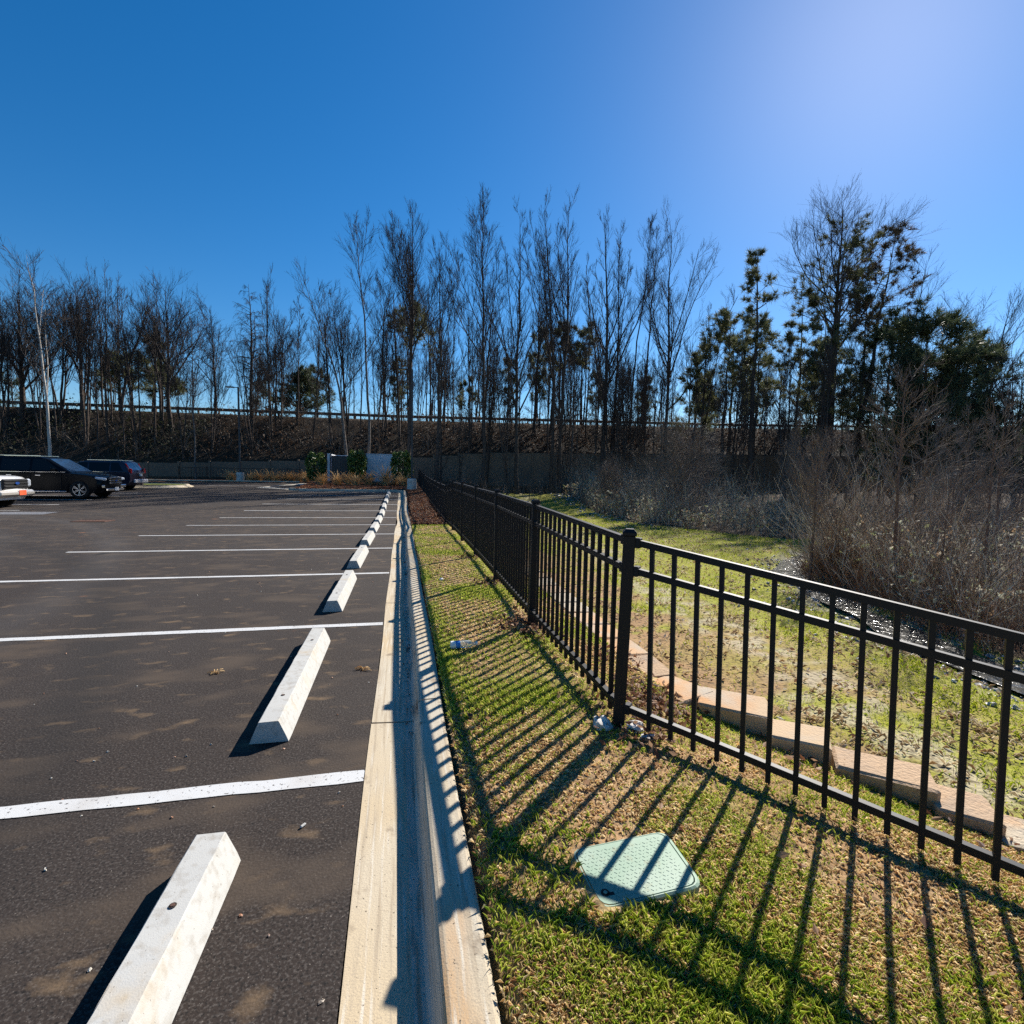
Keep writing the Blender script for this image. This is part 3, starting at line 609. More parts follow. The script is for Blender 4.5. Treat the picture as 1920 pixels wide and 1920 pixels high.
pt('small round-topped pine left of the huge bare tree', 39.0, 45, 19.8, .22, 55, clear=.45, width=2.6, n1=30, tuft=.5)
pt('dense dark rounded evergreen at the right, lowest of the pines', 42.6, 35, 14.4, .3, 56, M_needled, clear=.12, width=4.6, n1=110, tuft=.6, n2=8, nn=16)
pt('second dense dark evergreen leaning against the right of the rounded one', 47.5, 35.5, 13.0, .28, 57, M_needled, clear=.1, width=4.2, n1=100, tuft=.6, n2=8, nn=16)
pt('dark evergreen behind the dense pair, showing its round top', 46.5, 42, 16.6, .28, 58, M_needled, clear=.3, width=3.8, n1=44, tuft=.6, n2=8)
pt('dark pine cut by the right edge of the photo', 57.5, 35, 13.6, .26, 59, M_needled, clear=.2, width=4.0, n1=44, tuft=.6, n2=7)
pt('round-crowned pine behind the tallest broom-crowned bare tree', .9, 58.5, 19.4, .2, 60, clear=.62, width=3.0, n1=24, tuft=.5)
pt('small pine behind the thick-trunked bare tree, left crown', 18.6, 60, 19.4, .2, 61, clear=.55, width=2.2, n1=24, tuft=.5)
pt('small pine behind the thick-trunked bare tree, right crown', 21.4, 60, 19.2, .2, 62, clear=.55, width=2.2, n1=24, tuft=.5)
pt('pale green low pine behind the guard rail at left', -28.5, 61, 12.6, .16, 63, clear=.3, width=2.2, n1=26, tuft=.5)
pt('pale green low pine behind the curved bare tree', -25.0, 62, 12.0, .16, 64, clear=.3, width=2.2, n1=24, tuft=.5)
pt('dark rounded evergreen low behind the clump of thin stems', -11.5, 64, 12.4, .2, 65, M_needled, clear=.1, width=2.8, n1=44, tuft=.55)
pt('mid-size pine between the narrow tall pine and the huge bare tree', 36.4, 48, 17.8, .2, 66, clear=.4, width=2.6, n1=28, tuft=.5)
pt('broad pine low between the small round-topped pine and the huge tree', 38.0, 41.0, 15.5, .2, 72, clear=.35, width=2.8, n1=30, tuft=.5)
pt('tall thin pine behind the leaning reddish pine', 48.6, 47.0, 21.5, .24, 73, M_needled, clear=.5, width=3.0, n1=32, tuft=.55)
pt('slim pine just left of the narrow tall pine, half its height', 30.0, 49, 15.5, .18, 67, clear=.35, width=2.2, n1=26, tuft=.5)
pt('open-crowned pine behind the narrow tall pine', 35.2, 50.5, 18.5, .2, 68, clear=.45, width=2.6, n1=26, tuft=.5)
pt('pine showing under the leaning reddish pine', 43.6, 47.5, 16.5, .22, 69, clear=.4, width=3.0, n1=30, tuft=.55)
pt('dark pine between the rounded evergreens and the right edge', 52.8, 38.5, 14.6, .22, 70, M_needled, clear=.3, width=3.0, n1=34, tuft=.55)
# ------------------------------------------------------------------ background wood behind the guard rail: copies of a few trees
protos = []
for k in range(7):
    TC = bare_tree(200 + k, 9.5 + k * .6, 0.085 + .008 * k, clear=.36 + .06 * (k % 3), width=2.0 + .25 * (k % 4), leaders=3 if k % 2 else 2, lang=(15, 34), n1=8, ang1=(20, 50), n2=4, n3=4, stems=1 + (k % 3 == 0) * 2, low=3, twig=.0075)
    protos.append(mesh2('bare_tree', TC, M_bark, M_twigr if k % 2 else M_twig))
pprotos = []
for k in range(2):
    (tv, tq), (cv, cf) = pine_tree(300 + k, 9.0 + k, .16, clear=.3, width=2.4, n1=24, tuft=.5); pprotos.append((np_mesh('trunk', tv, [tq], M_bark, smooth=True), np_mesh('crown', cv, [cf], M_needle)))
gb = np.random.default_rng(5)
for k in range(190):
    x = -58 + 150 * (k + gb.random()) / 130 if k < 130 else gb.uniform(-45, 80); y = gb.uniform(54, 57) if k % 3 == 0 else gb.uniform(70, 84)
    if x < -4 and k % 5 in (1, 3): continue
    pr = protos[k % 7]; s = gb.uniform(.75, 1.2) * (1.15 if y > 69 else .85); pine = (k % 9 == 4) and y > 69
    if pine: pr = pprotos[k % 2]; s *= .95
    if pine: root = place_tree('pine_tree', 'small pine among the wood beyond the guard rail', 'pine tree', x, y, pr[0], pr[1], None, None, 'background pines', gb.random() * 6.28)
    elif y > 69: root = place_tree('bare_tree', 'slender bare tree in the wood beyond the road and guard rail', 'tree', x, y, pr[0], pr[1], None, None, 'background bare trees', gb.random() * 6.28)
    else: root = place_tree('bare_tree', 'slender bare tree on the slope just below the guard rail', 'tree', x, y, pr[0], pr[1], None, None, 'slope bare trees', gb.random() * 6.28)
    root.scale = (s * .85, s * .85, s * gb.uniform(.85, 1.2))
for k in range(120):   # thin trees in the low wood at the right and on the lower slope
    x = gb.uniform(3, 24) if k < 28 else gb.uniform(24, 78) if k < 90 else gb.uniform(-48, 0); y = gb.uniform(36, 49) if x > 3 else gb.uniform(50.8, 54)
    if x > 3 and x < 30: y = gb.uniform(44, 53.5)
    if x > 45: y = gb.uniform(28, 46)
    pr = protos[(k * 3) % 7]; s = gb.uniform(.7, 1.25)
    root = place_tree('bare_tree', 'slender bare tree in the low wood before the embankment' if x > 3 else 'slender bare tree rooted low on the embankment slope', 'tree', x, y, pr[0], pr[1], None, None, 'low wood bare trees' if x > 3 else 'lower slope bare trees', gb.random() * 6.28)
    root.scale = (s * .85, s * .85, s * 1.1)
# ------------------------------------------------------------------ stream, stones, brush on the low ground
ysr = np.arange(-4, 27, .25); n = len(ysr); wl_ = .22 + .5 * vnoise(ysr, ysr * 0 + 3, .8, 71) + 1.2 * sst(14, 18, ysr); cxr = creekx(ysr)
wv = np.concatenate([np.stack([cxr - wl_, ysr, np.full(n, -1.208)], 1), np.stack([cxr + wl_, ysr, np.full(n, -1.208)], 1)])
M_water = mk('stream_water', (.05, .048, .04), .16, (), (5, .6, .06), .6)
tag(mobj('stream', np_mesh('stream', wv, [np.stack([np.arange(n - 1), np.arange(n, 2 * n - 1), np.arange(n + 1, 2 * n), np.arange(1, n)], 1)], M_water)), kind='structure')
def rock_mesh(P, S, g, name, mat, colr):
    """squashed jittered octahedra-like stones, joined"""
    base = []
    for i in range(3):
        for j in range(5):
            th = (i + .5) / 3 * math.pi; ph = j / 5 * 2 * math.pi + i * .4; base.append((math.sin(th) * math.cos(ph), math.sin(th) * math.sin(ph), math.cos(th)))
    base = np.array([(0, 0, 1)] + base[0:] + [(0, 0, -1)])
    F = []
    for j in range(5): F.append((0, 1 + j, 1 + (j + 1) % 5))
    for i in range(2):
        for j in range(5):
            a, b = 1 + i * 5 + j, 1 + i * 5 + (j + 1) % 5; F.append((a, a + 5, b + 5)); F.append((a, b + 5, b))
    for j in range(5): F.append((16, 11 + (j + 1) % 5, 11 + j))
    F = np.array(F); n = len(P); nb = len(base)
    V = base[None] * (1 + .28 * g.standard_normal((n, nb, 1))) * S[:, None, :]
    a = g.random(n) * 6.28; c, s = np.cos(a)[:, None], np.sin(a)[:, None]
    V = np.stack([V[..., 0] * c - V[..., 1] * s, V[..., 0] * s + V[..., 1] * c, V[..., 2]], -1) + P[:, None]
    return np_mesh(name, V.reshape(-1, 3), [(F[None] + np.arange(n)[:, None, None] * nb).reshape(-1, 3)], mat, np.repeat(colr, nb, 0))
M_stone = mk('pale_stones', (.4, .38, .35), .55, [((.2, .18, .16), 20, .5, .7, 3)], (60, .4, .01), .5, attr='Col')
g = np.random.default_rng(3); m = 1600
sy = np.concatenate([g.uniform(3, 15, 1000), g.uniform(14, 46, 600)])
sx = np.where(np.arange(m) < 1000, creekx(sy) + g.normal(0, .75, m), np.where(sy < 25, creekx(sy) + g.normal(0, 1.6, m), brushx(sy) + g.normal(-.4, .5, m)))
sz = gz(sx, sy); ss = g.uniform(.012, .055, m)[:, None] * np.array([1, .8, .5]) * (1 + .03 * sy[:, None])
shade = g.uniform(.10, .62, (m, 1)) ** 1.3 * np.array([1, .96, .9])
tag(mobj('stream_stones', rock_mesh(np.stack([sx, sy, sz + .01], 1), ss, g, 'stream_stones', M_stone, shade)), 'pale and dark stones strewn along the stream bed', 'stones', kind='stuff')

def brush(name, label, bx, by, hmin, hmax, cols, g, tw=2, rad=.006, lean=.35, twl=.35):
    keep = vnoise(bx, by, .55, 91) * .7 + .3 * vnoise(bx, by, 2., 92) > .30; hmax = np.broadcast_to(hmax, bx.shape)[keep]; bx, by = bx[keep], by[keep]
    n = len(bx); h = (hmin + (hmax - hmin) * g.random(n) ** 1.5) * (.45 + .95 * vnoise(bx, by, .75, 93)); K = 3
    P = np.zeros((n, K, 3)); P[:, 0] = np.stack([bx, by, gz(bx, by) - .05], 1)
    d = nrm(np.stack([g.normal(0, lean, n), g.normal(0, lean, n), np.ones(n)], 1))
    for k in range(1, K):
        d = nrm(d + .16 * g.standard_normal((n, 3))); P[:, k] = P[:, k - 1] + d * (h / (K - 1))[:, None]
    Rd = (rad * (.7 + .6 * g.random(n)))[:, None] * np.linspace(1, .4, K)[None]
    parts = [(P, Rd, 3)]; cs = np.array(cols)[g.integers(0, len(cols), n)] * g.uniform(.7, 1.25, (n, 1)); colv = [np.repeat(cs, K * 3, 0)]
    if tw:
        a, b, ln = grow(P, Rd, tw, .3, 1, h * twl, (25, 65), .5, 2, g, .8, rad * .55, .16, .4, .2); parts.append((a, b, 3)); colv.append(np.repeat(np.repeat(cs, tw, 0), 6, 0))
    v, q = join(parts)
    return tag(mobj(name, np_mesh(name, v, [q], M_brush, np.concatenate(colv))), label, 'brush', kind='stuff')
g = np.random.default_rng(8)
BR = [(.28, .17, .105), (.38, .31, .23), (.60, .51, .38), (.11, .08, .055), (.48, .42, .34), (.24, .16, .11)]  # the palest stem tones paint in sunlit edges
n = 11500; by = np.concatenate([g.uniform(3, 15, 5000), g.uniform(15, 46, 6500)]); bx = brushx(by) + np.abs(g.normal(0, 1, n)) * np.where(by < 15, 4.5, 6) + .1
brush('bank_thicket', 'tangled brown thicket of bare stems covering the far bank of the stream', bx, by, .5, np.where(by > 11, 3.0, 1.9), BR, g, 3, .0065)
n = 2600; by = g.uniform(4, 16, n); bx = brushx(by) + np.abs(g.normal(0, 1, n)) * 1.1
brush('bank_weeds', 'reddish dry weeds along the near edge of the thicket', bx, by, .25, .9, [(.30, .15, .08), (.33, .22, .12), (.22, .12, .08)], g, 2, .005, .5)
n = 7600; by = 50.5 + 6.6 * g.random(n); bx = g.uniform(-48, 78, n)
brush('slope_undergrowth', 'dark tangled undergrowth covering the embankment slope', bx, by, .5, 2.6, [(.07, .05, .04), (.10, .075, .055), (.24, .20, .165), (.05, .04, .03)], g, 3, .011, .45)
n = 3000; by = g.uniform(36, 49.5, n); bx = g.uniform(4, 60, n)
brush('wood_undergrowth', 'dark brush on the low wood floor before the wall', bx, by, .5, 2.2, [(.10, .07, .055), (.15, .11, .085), (.2, .16, .13)], g, 3, .010, .4)
def leaf_quads(P, size, g, flat=.0):
    n = len(P); d = nrm(g.standard_normal((n, 3)) * np.array([1, 1, 1 - flat])); e = nrm(np.cross(d, g.standard_normal((n, 3)) * np.array([1, 1, 1]) + flat * np.array([0, 0, 3.])))
    s = (size * (.6 + .8 * g.random(n)))[:, None]
    V = np.stack([P - d * s, P + e * s * .5, P + d * s, P - e * s * .5], 1); V[:, 2, 2] += s[:, 0] * .25
    return V.reshape(-1, 3), np.arange(n * 4).reshape(-1, 4)
n = 22000; by = np.concatenate([g.uniform(4, 16, 8000), g.uniform(16, 46, 14000)]); bx = brushx(by) + np.abs(g.normal(0, 1, n)) * 5 + .2
cl = vnoise(bx, by, .5, 81) > .42; bx, by = bx[cl], by[cl]; n = len(bx)
bz = gz(bx, by) + 2.1 * g.random(n) ** 1.2 * vnoise(bx, by, .4, 82)
V, F = leaf_quads(np.stack([bx, by, bz], 1), .045 + .0015 * by, g)
lc = np.array([(.48, .49, .36), (.34, .37, .17), (.58, .53, .42), (.42, .28, .16)])[g.integers(0, 4, n)] * g.uniform(.6, 1.2, (n, 1))  # pale leaf tones put backlit sun glints into the colour
tag(mobj('thicket_glint_leaves', np_mesh('thicket_glint_leaves', V, [F], M_leaf, np.repeat(lc, 4, 0))), 'small leaves in the thicket, coloured pale as backlit sun glints', 'leaves', kind='stuff')
n = 20000; bx = g.uniform(-46, 66, n); by = 50.4 + 6.6 * g.random(n)
keep = vnoise(bx, by, .35, 83) > .4; bx, by = bx[keep], by[keep]; n = len(bx)
V, F = leaf_quads(np.stack([bx, by, gz(bx, by) + 1.6 * g.random(n) ** 1.5], 1), .11, g)
lc = np.where((bx < -18)[:, None], np.array([.035, .04, .018]), np.array([.075, .045, .028])) * g.uniform(.5, 1.5, (n, 1))
tag(mobj('slope_leaves', np_mesh('slope_leaves', V, [F], M_leaf, np.repeat(lc, 4, 0))), 'dead leaves and dark ivy lying on the embankment slope', 'leaves', kind='stuff')
# saplings on the bank
M_sap = mk('pale_sapling_twigs', (.19, .145, .115), .8, (), None, .25)
M_sapt = mk('sapling_bark', (.13, .085, .065), .9, [((.2, .15, .12), 12, .5, .7, 3)], None, .15, coords='obj')
SAPC = {}
def sap(label, x, y, h, r, seed, key=None, **kw):
    k = dict(clear=.08, width=1.3, leaders=0, n1=46, ang1=(50, 80), up=.55, n2=6, n3=4, twig=.0032, thin=.3); k.update(kw)
    if key is None or key not in SAPC:
        SAPC[key] = mesh2('sapling', bare_tree(seed, h, r, **k), M_sapt, M_sap)
    a, b = SAPC[key]; return place_tree('sapling', label, 'sapling', x, y, a, b, None, None, crown='branches')
sap('short bare sapling beside the stream right of the water', 10.9, 11.8, 3.9, .045, 401, clear=.28, width=1.1, ang1=(30, 55), up=.7)
sap('tallest bare sapling with feathery level branches at the right', 11.6, 9.9, 5.3, .05, 402, width=1.35, n1=46)
sap('thin young sapling just right of the tallest sapling', 11.2, 8.6, 3.0, .028, 403, width=.8, n1=30)
sap('wide pale bare shrub standing left of the stream pools', 16.0, 27.5, 5.6, .07, 404, clear=.06, width=3.0, n1=54, ang1=(40, 75), up=.3, stems=3)
sap('feathery bare sapling behind the tallest one', 20.5, 16.6, 5.4, .06, 405, width=1.8, n1=56)
sap('bare sapling leaning right near the right edge of the thicket', 24.5, 16.2, 4.6, .06, 406, pts=[(.8, 0, 1)], width=1.6, n1=50)
sap('bushy reddish sapling with dense upright twigs above the stream', 19.0, 22.0, 5.4, .05, 407, clear=.1, width=1.3, n1=46, ang1=(15, 35), up=.8)
sap('low spreading bare shrub at the head of the green strip', 14.6, 34.5, 3.4, .05, 408, stems=4, width=1.8, n1=36, ang1=(30, 60))
sap('straggling bare shrub behind the stream pools', 24.5, 27.5, 5.0, .06, 409, stems=3, width=2.0, n1=40, ang1=(35, 65))
sap('feathery sapling far back in the right of the thicket', 30.5, 22.5, 5.6, .07, 410, width=2.0, n1=56)
for k, (x, y, h) in enumerate([(13.2, 9.2, 4.2), (14.6, 11.0, 3.6), (16.0, 8.4, 4.8), (18.2, 12.4, 5.2), (21.8, 13.4, 5.4), (26.5, 19.5, 6.0), (22.6, 22.4, 5.4), (17.8, 30.5, 5.0), (21.5, 33.0, 5.6), (28.0, 30.0, 6.0), (14.2, 39.0, 4.2), (33.5, 26.5, 6.4), (12.9, 7.4, 2.8), (19.6, 19.4, 4.6)]):
    o = sap(['upright thin bare sapling standing inside the thicket'][0], x, y, 4.6, .045, 440 + k % 5, key=k % 5, clear=.15, width=.9 + .1 * (k % 4), n1=26, ang1=(25, 60), up=.5); o['group'] = 'saplings inside the thicket'; o.rotation_euler = (0, 0, k * 1.7); o.scale = (h / 4.6,) * 3
# grass tussock by the stream
def tussock(n, h, g, spread, rad=.003):
    a = g.random(n) * 6.28; r = np.abs(g.normal(0, 1, n)); K = 4
    P = np.zeros((n, K, 3)); P[:, 0] = np.stack([np.cos(a) * .08 * r, np.sin(a) * .08 * r, np.zeros(n)], 1) * spread
    d = nrm(np.stack([np.cos(a) * .38 * r, np.sin(a) * .38 * r, np.ones(n)], 1) + .1 * g.standard_normal((n, 3))); ln = h * g.uniform(.55, 1.1, n)
    for k in range(1, K):
        d = nrm(d + np.stack([np.cos(a), np.sin(a), -np.ones(n) * .5], 1) * .16 * (k - 1)); P[:, k] = P[:, k - 1] + d * (ln / (K - 1))[:, None]
    return P, np.full((n, K), rad) * np.linspace(1, .35, K)[None]
M_straw = mk('dry_straw_grass', (.62, .44, .23), .8, (), None, .2, trans=.45)
M_tuss = mk('brown_tussock_grass', (.22, .14, .08), .85, (), None, .2, trans=.2)
P, Rd = tussock(700, 1.0, g, 2.4, .006); v, q = strands(P, Rd, 3)
tu = mobj('grass_tussock', np_mesh('grass_tussock', v, [q], M_tuss)); tu.location = (11.5, 11.5, gz1(11.5, 11.5)); tag(tu, 'big brown grass tussock beside the short sapling by the stream', 'grass clump')
# ------------------------------------------------------------------ lawn blades on the verge
def blades(X, Y, Z, ln, w, lean, colr, g):
    n = len(X); a = g.random(n) * 6.28; hd = np.stack([np.cos(a), np.sin(a), np.zeros(n)], 1); b = g.random(n) * 6.28; sd_ = np.stack([np.cos(b), np.sin(b), np.zeros(n)], 1) * (w / 2)[:, None]
    P0 = np.stack([X, Y, Z], 1); up_ = np.array([0, 0, 1.])
    P1 = P0 + (up_ * np.cos(lean * .5)[:, None] + hd * np.sin(lean * .5)[:, None]) * (ln * .55)[:, None]
    P2 = P1 + (up_ * np.cos(lean * 1.5)[:, None] + hd * np.sin(lean * 1.5)[:, None]) * (ln * .45)[:, None]
    V = np.stack([P0 - sd_ * .4, P1 + sd_, P2, P1 - sd_], 1).reshape(-1, 3); i = np.arange(n) * 4
    return V, np.stack([i, i + 1, i + 2], 1), np.stack([i, i + 2, i + 3], 1), np.repeat(colr, 4, 0)
g = np.random.default_rng(21); n = 500000
u = g.random(n); Y = .8 * (14.6 / .8) ** u; X = .282 + g.random(n) ** 1.15 * 3.2
wx = np.interp(Y, WY, WX); ok = (X < wx - .12) & (X < .27 + np.minimum(3.4, .9 + Y * 1.1))
# the irrigation box stays clear
bxx, byy = X - .85, Y - 1.68; okb = ~((bxx > -.215) & (bxx < .235) & (byy < .155 + .095 * bxx) & (byy > -.165 + .09 * bxx)); ok &= okb
X, Y = X[ok], Y[ok]; n = len(X); pn = patchnoise(X, Y) - .10 * (1 - sst(1.2, 1.9, Y)) + .10 * np.exp(-((X - 1.05) ** 2 + (Y - 1.5) ** 2) / .06); n2 = .6 * vnoise(X, Y, .45, 31) + .4 * vnoise(X, Y, 1.6, 32)
green = g.random(n) < np.clip(sst(.30, .72, pn + .22 * (vnoise(X, Y, 14, 44) - .5)) * .72 + .12, 0, 1)
bare = (n2 > .70) & (g.random(n) < .75); X, Y, green = X[~bare], Y[~bare], green[~bare]; n = len(X)
tall = vnoise(X, Y, 2.6, 41)
ln = np.where(green, .014 + .030 * g.random(n) * (.35 + 1.2 * tall), .016 + .026 * g.random(n)); w = .0012 + .0008 * Y + 0 * X
lean = np.where(green, .25 + .9 * g.random(n), .95 + .75 * g.random(n))
gc = np.array([(.38, .44, .05), (.46, .50, .08), (.24, .33, .04), (.56, .54, .15)])[g.integers(0, 4, n)]; tc = np.array([(.74, .56, .31), (.62, .44, .22), (.82, .68, .44), (.40, .25, .13)])[g.integers(0, 4, n)]
colr = np.where(green[:, None], gc, tc) * g.uniform(.75, 1.2, (n, 1))
V, Q, T3, cc = blades(X, Y, gz(X, Y) - .004, ln, w, lean, colr, g)
tag(mobj('verge_grass', np_mesh('verge_grass', V, [Q, T3], M_grass, cc)), 'patchy green and straw-coloured lawn between the kerb and the fence', 'grass', kind='stuff')
# meadow blades beyond the wall
n = 125000; u = g.random(n); Y = -.5 + 34 * u ** 1.6; wx = np.interp(Y, WY, WX); X = wx + .25 + (brushx(Y) - wx) * g.random(n) ** 1.1
pn = patchnoise(X, Y); n2 = .6 * vnoise(X, Y, .45, 31) + .4 * vnoise(X, Y, 1.6, 32); s = X - wx
ok = (np.abs(X - creekx(Y)) > .6) & (g.random(n) < np.where((n2 > .45) & (s < 4), .25, .9)); X, Y, pn, s = X[ok], Y[ok], pn[ok], s[ok]; n = len(X)
dist = np.hypot(X, Y); green = g.random(n) < .45 + .5 * sst(.35, .6, pn)
tf = vnoise(X, Y, 1.7, 95); ln = np.where(green, .025 + .12 * g.random(n) * tf ** 1.5, .04 + .09 * g.random(n)); w = .0025 + .0007 * dist; lean = np.where(green, .2 + .9 * g.random(n), .9 + .6 * g.random(n))
gc = np.array([(.36, .42, .03), (.44, .46, .05), (.27, .33, .03)])[g.integers(0, 3, n)]; tc = np.array([(.50, .41, .27), (.60, .52, .38), (.36, .26, .15)])[g.integers(0, 3, n)]
V, Q, T3, cc = blades(X, Y, gz(X, Y) - .004, ln, w, lean, np.where(green[:, None], gc, tc) * g.uniform(.75, 1.2, (n, 1)), g)
tag(mobj('meadow_grass', np_mesh('meadow_grass', V, [Q, T3], M_grass, cc)), 'mossy green and straw grass on the low ground beyond the fence', 'grass', kind='stuff')
n = 4200; Y = -.5 + 26 * g.random(n) ** 1.4; wx = np.interp(Y, WY, WX); X = wx + .3 + (brushx(Y) - wx) * g.random(n) ** .8
V, F = leaf_quads(np.stack([X, Y, gz(X, Y) + .012 + .02 * g.random(n)], 1), .028 + .001 * Y, g, .4)
lc = np.array([(.22, .11, .06), (.36, .24, .14), (.46, .40, .32), (.14, .08, .05)])[g.integers(0, 4, n)]
tag(mobj('meadow_leaves', np_mesh('meadow_leaves', V, [F], M_leaf, np.repeat(lc, 4, 0))), 'dead leaves scattered over the low grass beyond the fence', 'leaves', kind='stuff')
n = 420; Y = .9 + 16 * g.random(n) ** 1.5; X = np.clip(g.normal(.045, .018, n), -.05, .075); ok = vnoise(X * 0, Y, 1.1, 97) > .38; X, Y = X[ok], Y[ok]; n = len(X)
V, F = leaf_quads(np.stack([X, Y, lotz(Y) + .002 + .006 * g.random(n)], 1), .010, g, .7)
lc = np.array([(.12, .07, .04), (.06, .04, .03), (.30, .20, .11)])[g.integers(0, 3, n)]
tag(mobj('gutter_debris', np_mesh('gutter_debris', V, [F], M_leaf, np.repeat(lc, 4, 0))), 'bits of dry leaf and dirt lying in the gutter', 'debris', kind='stuff')
# ------------------------------------------------------------------ mulch, leaves and crumbs
n = 15000; Y = 14.5 + 18.5 * g.random(n) ** 1.7; X = .28 + 1.6 * g.random(n); V, F = leaf_quads(np.stack([X, Y, gz(X, Y) + .012 + .02 * g.random(n)], 1), .05, g, .5)
lc = np.array([(.20, .075, .035), (.13, .05, .028), (.28, .16, .09), (.07, .035, .025)])[g.integers(0, 4, n)]
tag(mobj('mulch', np_mesh('mulch', V, [F], M_leaf, np.repeat(lc, 4, 0))), 'red-brown bark mulch between kerb and fence', 'mulch', kind='stuff')
n = 5000; X = g.uniform(-6.4, .1, n); Y = 33.85 + 5 * g.random(n) ** 1.3; V, F = leaf_quads(np.stack([X, Y, gz(X, Y) + .03 * g.random(n)], 1), .07, g, .5)
lc = np.array([(.22, .08, .04), (.13, .05, .028), (.26, .13, .07)])[g.integers(0, 3, n)]
tag(mobj('bed_mulch', np_mesh('bed_mulch', V, [F], M_leaf, np.repeat(lc, 4, 0))), 'red-brown mulch in the planting bed before the enclosure', 'mulch', kind='stuff')
# dead leaves at the fence posts and behind the wall blocks
spots = [(1.22, 4.6, .28, 260), (1.12, 4.75, .3, 200), (1.2, 6.6, .22, 200), (1.2, 8.7, .2, 150), (1.7, 3.15, .22, 420), (1.55, 2.95, .25, 260), (1.35, 2.6, .2, 140), (2.3, 2.5, .2, 60), (2.9, 1.9, .25, 60), (1.75, 3.9, .25, 200), (.6, 2.9, .5, 25), (1.6, 1.7, .6, 30)]
LX, LY_ = [], []
for x, y, s, k in spots: LX.append(g.normal(x, s * .6, k)); LY_.append(g.normal(y, s * .7, k))
X = np.concatenate(LX); Y = np.concatenate(LY_); n = len(X); ok = X > .28; X, Y = X[ok], Y[ok]; n = len(X)
V, F = leaf_quads(np.stack([X, Y, gz(X, Y) + .012 + .03 * g.random(n)], 1), .022, g, .3)
lc = np.array([(.16, .07, .035), (.10, .045, .03), (.30, .17, .09), (.36, .22, .13)])[g.integers(0, 4, n)]
tag(mobj('dead_leaves', np_mesh('dead_leaves', V, [F], M_leaf, np.repeat(lc, 4, 0))), 'dry brown leaves gathered at the fence posts and block wall', 'leaves', kind='stuff')
n = 150; Y = .9 + 9 * g.random(n) ** 1.7; X = g.uniform(-3.2, -.22, n); sz_ = g.uniform(.003, .009, n)[:, None] * np.array([1.3, .9, .6])
cb_ = np.array([(.42, .17, .06), (.30, .14, .07), (.45, .42, .36), (.25, .2, .15)])[g.integers(0, 4, n)]
tag(mobj('asphalt_crumbs', rock_mesh(np.stack([X, Y, lotz(Y) + .003], 1), sz_, g, 'asphalt_crumbs', M_stone, cb_)), 'orange clay crumbs and small grit scattered on the asphalt', 'grit', kind='stuff')
def sprig(x, y, label, seed):
    gg = np.random.default_rng(seed); n = 14; a = gg.random(n) * 6.28; P = np.zeros((n, 3, 3)); P[:, 0] = gg.normal(0, .012, (n, 3)) * (1, 1, 0); P[:, 1] = P[:, 0] + np.stack([np.cos(a) * .03, np.sin(a) * .02, .008 + .01 * gg.random(n)], 1); P[:, 2] = P[:, 1] + np.stack([np.cos(a) * .03, np.sin(a) * .025, -.006 * np.ones(n)], 1)
    v, q = strands(P, np.full((n, 3), .0035), 3); o = mobj('dry_sprig', np_mesh('dry_sprig', v, [q], M_straw)); o.location = (x, y, float(lotz(y)) + .004); tag(o, label, 'dry sprig')
sprig(-.30, 4.18, 'curled dry leaf sprig on the asphalt right of the second wheel stop', 1); sprig(-1.42, 4.30, 'straw-like dry sprig on the asphalt left of the second wheel stop', 2)
cbt = B().box((0, 0, .006), (.030, .012, .012), bev=.004).obj('concrete_chip', M_stop); cbt.location = (-.43, 2.33, .001); cbt.rotation_euler = (0, 0, .9); tag(cbt, 'small pale concrete chip lying on the asphalt near the gutter', 'chip')
# ------------------------------------------------------------------ irrigation box, bottle, footing stones
M_green = mk('faded_green_plastic', (.20, .30, .21), .6, [((.26, .34, .26), 5, .45, .7, 4), ((.20, .24, .15), 30, .6, .75, 3)], None, .4, coords='obj')
vb = empty('irrigation_box', (.85, 1.68, gz1(.85, 1.68) - .008), 0); vb.rotation_euler = (R(1), R(1), 0); tag(vb, 'green plastic irrigation box cover set in the lawn by the fence', 'irrigation box')
LIDC = [(-.205, .118), (.218, .158), (.218, -.122), (-.192, -.160)]
def lidloop(k, z):
    c = LIDC; out = []
    for i in range(4):
        p0 = Vector(c[i - 1]); p = Vector(c[i]); p1 = Vector(c[(i + 1) % 4]); a = p + (p0 - p).normalized() * .05; b = p + (p1 - p).normalized() * .05
        for t in (0, .25, .5, .75, 1): q_ = a.lerp(p, t).lerp(p.lerp(b, t), t); out.append((q_.x * k, q_.y * k, z))
    return out
bb = B(); loops = [[bb.bm.verts.new(p) for p in lidloop(k, z)] for k, z in ((1.04, -.07), (1.03, .012), (.985, .018), (.96, .018), (.955, .013))]
for a, b_ in zip(loops, loops[1:]):
    for j in range(20): bb.bm.faces.new((a[j], a[(j + 1) % 20], b_[(j + 1) % 20], b_[j]))
bb.obj('rim', M_green, vb)
lb_ = B(); l0 = [lb_.bm.verts.new(p) for p in lidloop(.945, .012)]; l1_ = [lb_.bm.verts.new(p) for p in lidloop(.935, .019)]
for j in range(20): lb_.bm.faces.new((l0[j], l0[(j + 1) % 20], l1_[(j + 1) % 20], l1_[j]))
lb_.bm.faces.new(l1_); lid = lb_.obj('lid', M_green, vb)
tr = B()
for i in range(-11, 12):
    for j in range(-8, 9):
        x, y = i * .0165 + (j % 2) * .008, j * .0165
        if -.175 < x < .185 and -.13 + .09 * x < y + .01 * (x / .2) < .11 + .095 * x and not (x < -.11 and y < -.05):
            an = R(45) if (i + j) % 2 else R(-45)
            tr.box((x, y + .01 * (x / .2), .0195), (.011, .003, .0012), Matrix.Rotation(an, 3, 'Z'))
